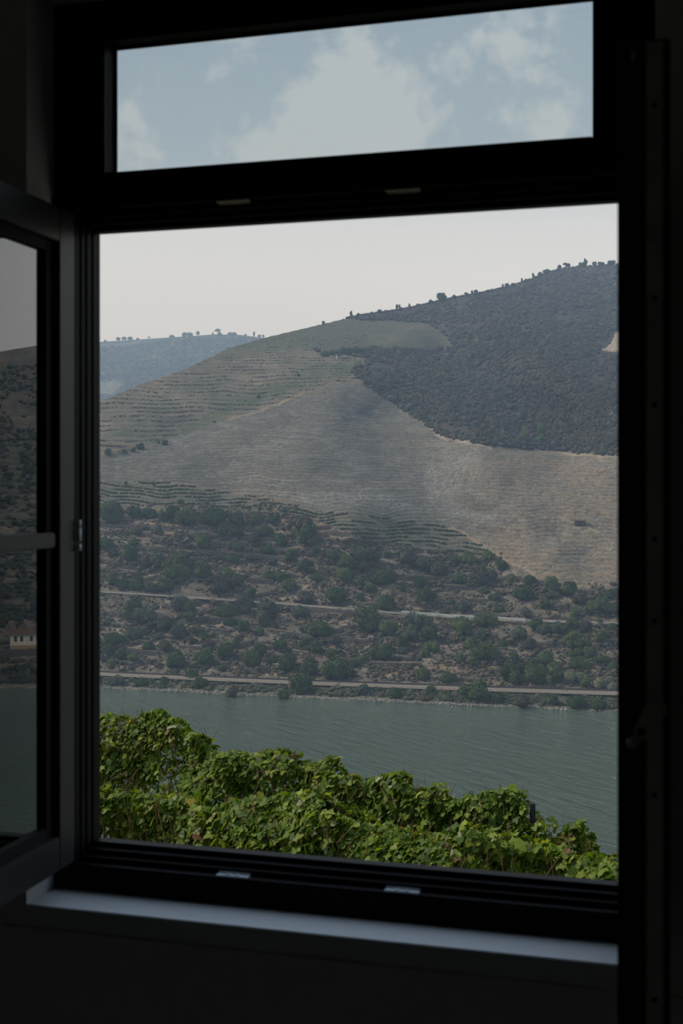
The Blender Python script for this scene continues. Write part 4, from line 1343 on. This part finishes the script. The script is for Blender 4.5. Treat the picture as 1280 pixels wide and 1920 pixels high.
def leaf_tints(n, r):
    base = np.array([(.052, .096, .010), (.084, .138, .012), (.132, .185, .017), (.190, .235, .030), (.22, .20, .055), (.14, .075, .035), (.27, .27, .15)])
    c = base[r.choice(len(base), n, p=[.24, .33, .26, .12, .02, .012, .018])]
    return c * r.uniform(.8, 1.2, (n, 1))

# back row: silhouette top read along the row; front row likewise
BACK = [(100, 1350), (187, 1332), (215, 1326), (240, 1345), (270, 1324), (300, 1338), (330, 1348), (345, 1375), (380, 1362), (392, 1400), (420, 1402), (450, 1396), (480, 1402), (510, 1398), (545, 1405), (562, 1428), (590, 1425), (620, 1408),
        (650, 1440), (690, 1452), (730, 1440), (765, 1432), (795, 1462), (815, 1475), (835, 1450), (848, 1465), (862, 1488), (900, 1476), (950, 1466), (970, 1478), (990, 1497), (1004, 1535), (1030, 1522), (1042, 1560), (1062, 1552), (1075, 1532), (1090, 1524), (1105, 1545), (1112, 1592),
        (1150, 1592), (1250, 1600), (1400, 1640)]
FRONT = [(100, 1440), (187, 1465), (230, 1470), (300, 1480), (380, 1500), (450, 1486), (520, 1480), (600, 1476), (640, 1500), (700, 1530), (760, 1545), (820, 1556), (880, 1520), (930, 1545), (1000, 1568), (1060, 1580), (1157, 1598), (1250, 1620), (1400, 1660)]
def row_point(px, Dl, Dr):
    """where the sight line of a photo column crosses the straight line of a trellis row"""
    x0, y0 = (187 - 640) / F * Dl, Dl
    x1, y1 = (1157 - 640) / F * Dr, Dr
    a = (px - 640) / F
    dx_, dy_ = x1 - x0, y1 - y0
    t = (a * y0 - x0) / (dx_ - a * dy_)
    return Vector((x0 + t * dx_, y0 + t * dy_, 0))
def vine_row(prof, Dl, Dr, x_start, x_end, nplants, per, seed, rowname, height, thick, group):
    r = np.random.default_rng(seed)
    A0 = row_point(x_start, Dl, Dr); A1 = row_point(x_end, Dl, Dr)
    along = (A1 - A0).normalized(); L = (A1 - A0).length
    perp = Vector((along.y, -along.x, 0))       # toward the house
    if perp.y > 0: perp = -perp
    xs = [p[0] for p in prof]; ys = [p[1] for p in prof]
    def top_at(P):
        pxx = 640 + F * P.x / P.y
        yy = float(np.interp(pxx, xs, ys))
        return EYE + (HY - yy) / F * P.y
    for k in range(nplants):
        c0 = A0 + along * (L * (k + .5) / nplants)
        base_z = float(np.interp(c0.y, [2.9, 8, 13, 18, 60, 190], [-.9, -2.2, -3.5, -5.2, -26, -62])) - .05
        root = empty('grapevine', (c0.x, c0.y, base_z))
        tag(root, f'leafy green grapevine, {ords(k + 1)} from the left in the {rowname} below the window', 'grapevine', group)
        n = per
        t = r.normal(0, .33, n * 2); t = t[np.abs(t) < .85][:n]; n = len(t)
        s_ = L / nplants
        Pts, Nn, keep = [], [], []
        sz = r.uniform(.038, .072, n) * (1 + .15 * r.normal(size=n))
        for j in range(n):
            q = c0 + along * (t[j] * s_ * 1.15)
            tz = top_at(q)
            dz = abs(r.normal(0, .42)) if r.random() < .7 else r.uniform(0, height)
            dz = min(dz, height) * (height / 1.3)
            z = tz - .05 - dz
            wdt = thick * min(1.0, .30 + dz * 1.3)
            side = r.choice((-1, 1), p=(.3, .7))
            o_ = side * wdt * (.55 + .45 * r.random()) * (0.75 + .5 * float(vnoise(np.array([q.x * 3.1 + 50]), np.array([z * 3.3 + 50]), seed)[0]))
            q = q + perp * o_
            q = q + perp * (.42 * (float(vnoise(np.array([q.x * 2.6 + 80]), np.array([z * 2.9 + 80]), seed + 9)[0]) - .5))
            lump = float(fbm(np.array([q.x * 2.2 + 30]), np.array([z * 2.2 + 30]), seed + 5, 2)[0])
            if lump < .40 and r.random() < .52: continue
            Pts.append((q.x, q.y, z))
            up = .45 + .5 * max(0, .4 - dz)
            nn = Vector(perp) * side * .6 + Vector((0, 0, up)) + Vector((-.45, 0, .25))
            Nn.append(tuple(nn)); keep.append(j)
        Pts = np.array(Pts); Nn = np.array(Nn) + r.normal(size=(len(Pts), 3)) * .62
        V, T, col = leaves(Pts, Nn, sz[keep], r, leaf_tints(len(Pts), r))
        V = V - np.array((c0.x, c0.y, base_z))
        mesh_np('foliage', V, T, M_LEAF, root, cols=col, smooth=False)
        # canes
        cn = MB()
        zt = top_at(c0) - base_z
        cn.tube([(0, 0, -.1), (.03, .02, zt * .35), (-.02, 0, max(.3, zt - height * .8))], [.035, .03, .022], 7)
        for j in range(11):
            a = (r.random() - .5) * s_ * 1.1
            q0 = along * a * .4; q1 = along * a
            sd = (r.random() - .35) * thick * 1.5
            ztop = top_at(c0 + along * a) - base_z
            cn.tube([(q0.x, q0.y, zt - height * .85), tuple(Vector((q1.x, q1.y, ztop - .55)) + perp * sd * .6), tuple(Vector((q1.x, q1.y, ztop - .22)) + perp * sd),
                     tuple(Vector((q1.x + r.normal() * .08, q1.y, ztop - .02 + r.random() * .03)) + perp * sd * .9)], [.006, .0045, .0038, .0022], 5)
        for j in range(6):
            a = (r.random() - .5) * s_
            q1 = along * a; ztop = top_at(c0 + along * a) - base_z - r.uniform(.15, .7)
            p_ = Vector((q1.x, q1.y, ztop)) + perp * thick * r.uniform(.7, 1.1)
            dr_ = Vector((r.normal() * .12, -.02, r.uniform(-.28, -.14)))
            cn.tube([p_, p_ + dr_ * .5 + Vector((.02, 0, .02)), p_ + dr_], [.004, .0035, .002], 5)
        cn.build('canes', M_CANE, root)
    return A0, A1, along, perp, top_at

DB = (16.0, 12.2); DF = (13.2, 10.2)
rb = vine_row(BACK, DB[0], DB[1], 120, 1300, 9, 2300, 21, 'back row', 1.5, .34, 'grapevines of the back row')
rf = vine_row(FRONT, DF[0], DF[1], 110, 1330, 9, 2700, 22, 'front row', 1.6, .38, 'grapevines of the front row')

# trellis posts and wires
def gz(y): return float(np.interp(y, [2.9, 8, 13, 18, 60, 190], [-.9, -2.2, -3.5, -5.2, -26, -62]))
posts = [(998, 1506, DB, 'dark post top poking out at the right end of the back vine row'), (614, 1450, DB, 'dark post half hidden in the middle of the back vine row'),
         (362, 1372, DB, 'dark post hidden in leaves at the left of the back vine row'), (560, 1520, DF, 'dark slim post among the front row leaves left of centre')]
for (x, y, D, lab) in posts:
    q = row_point(x, *D)
    zt = EYE + (HY - y) / F * q.y
    m = MB(); m.box(-.024, .024, -.024, .024, gz(q.y) - .3 - zt, 0, .004)
    o = m.build('trellis_post', M_POST, loc=(q.x, q.y, zt)); tag(o, lab, 'post', 'trellis posts')
def wire(D, ya, yb, lab):
    a = row_point(120, *D); c = row_point(1330, *D)
    pts = []
    for k in range(25):
        p_ = a.lerp(c, k / 24)
        pxx = 640 + F * p_.x / p_.y
        yy = ya + (yb - ya) * (pxx - 187) / 970
        zz = EYE + (HY - yy) / F * p_.y
        pts.append((p_.x, p_.y, zz - .012 * math.sin(k * 1.3)))
    # keep the wire straight: average height
    z0, z1 = pts[0][2], pts[-1][2]
    pts = [(p_[0], p_[1], z0 + (z1 - z0) * k / 24) for k, p_ in enumerate(pts)]
    m = MB(); m.tube(pts, .0022, 5)
    o = m.build('trellis_wire', M_WIRE); tag(o, lab, 'wire', 'trellis wires')
wire(DB, 1430, 1588, 'upper thin wire stretched along the back vine row')
wire(DB, 1490, 1625, 'lower thin wire stretched along the back vine row')
wire(DF, 1540, 1640, 'thin wire stretched along the front vine row')

# ------------------------------------------------------------------ valley haze
def haze():
    m, t, out = mat('valley_haze')
    vs = t.n('ShaderNodeVolumeScatter')
    vs.inputs['Color'].default_value = (0.42, 0.58, 0.80, 1)
    vs.inputs['Density'].default_value = 0.00040
    vs.inputs['Anisotropy'].default_value = 0.0
    t.l(vs.outputs[0], out.inputs['Volume'])
    try: m.cycles.homogeneous_volume = True
    except Exception: pass
    o = MB().box(-2800, 2800, 60, 3400, -57.5, 420).build('haze', m)
    tag(o, 'thin bluish heat haze filling the valley', 'haze', kind='stuff')
haze()
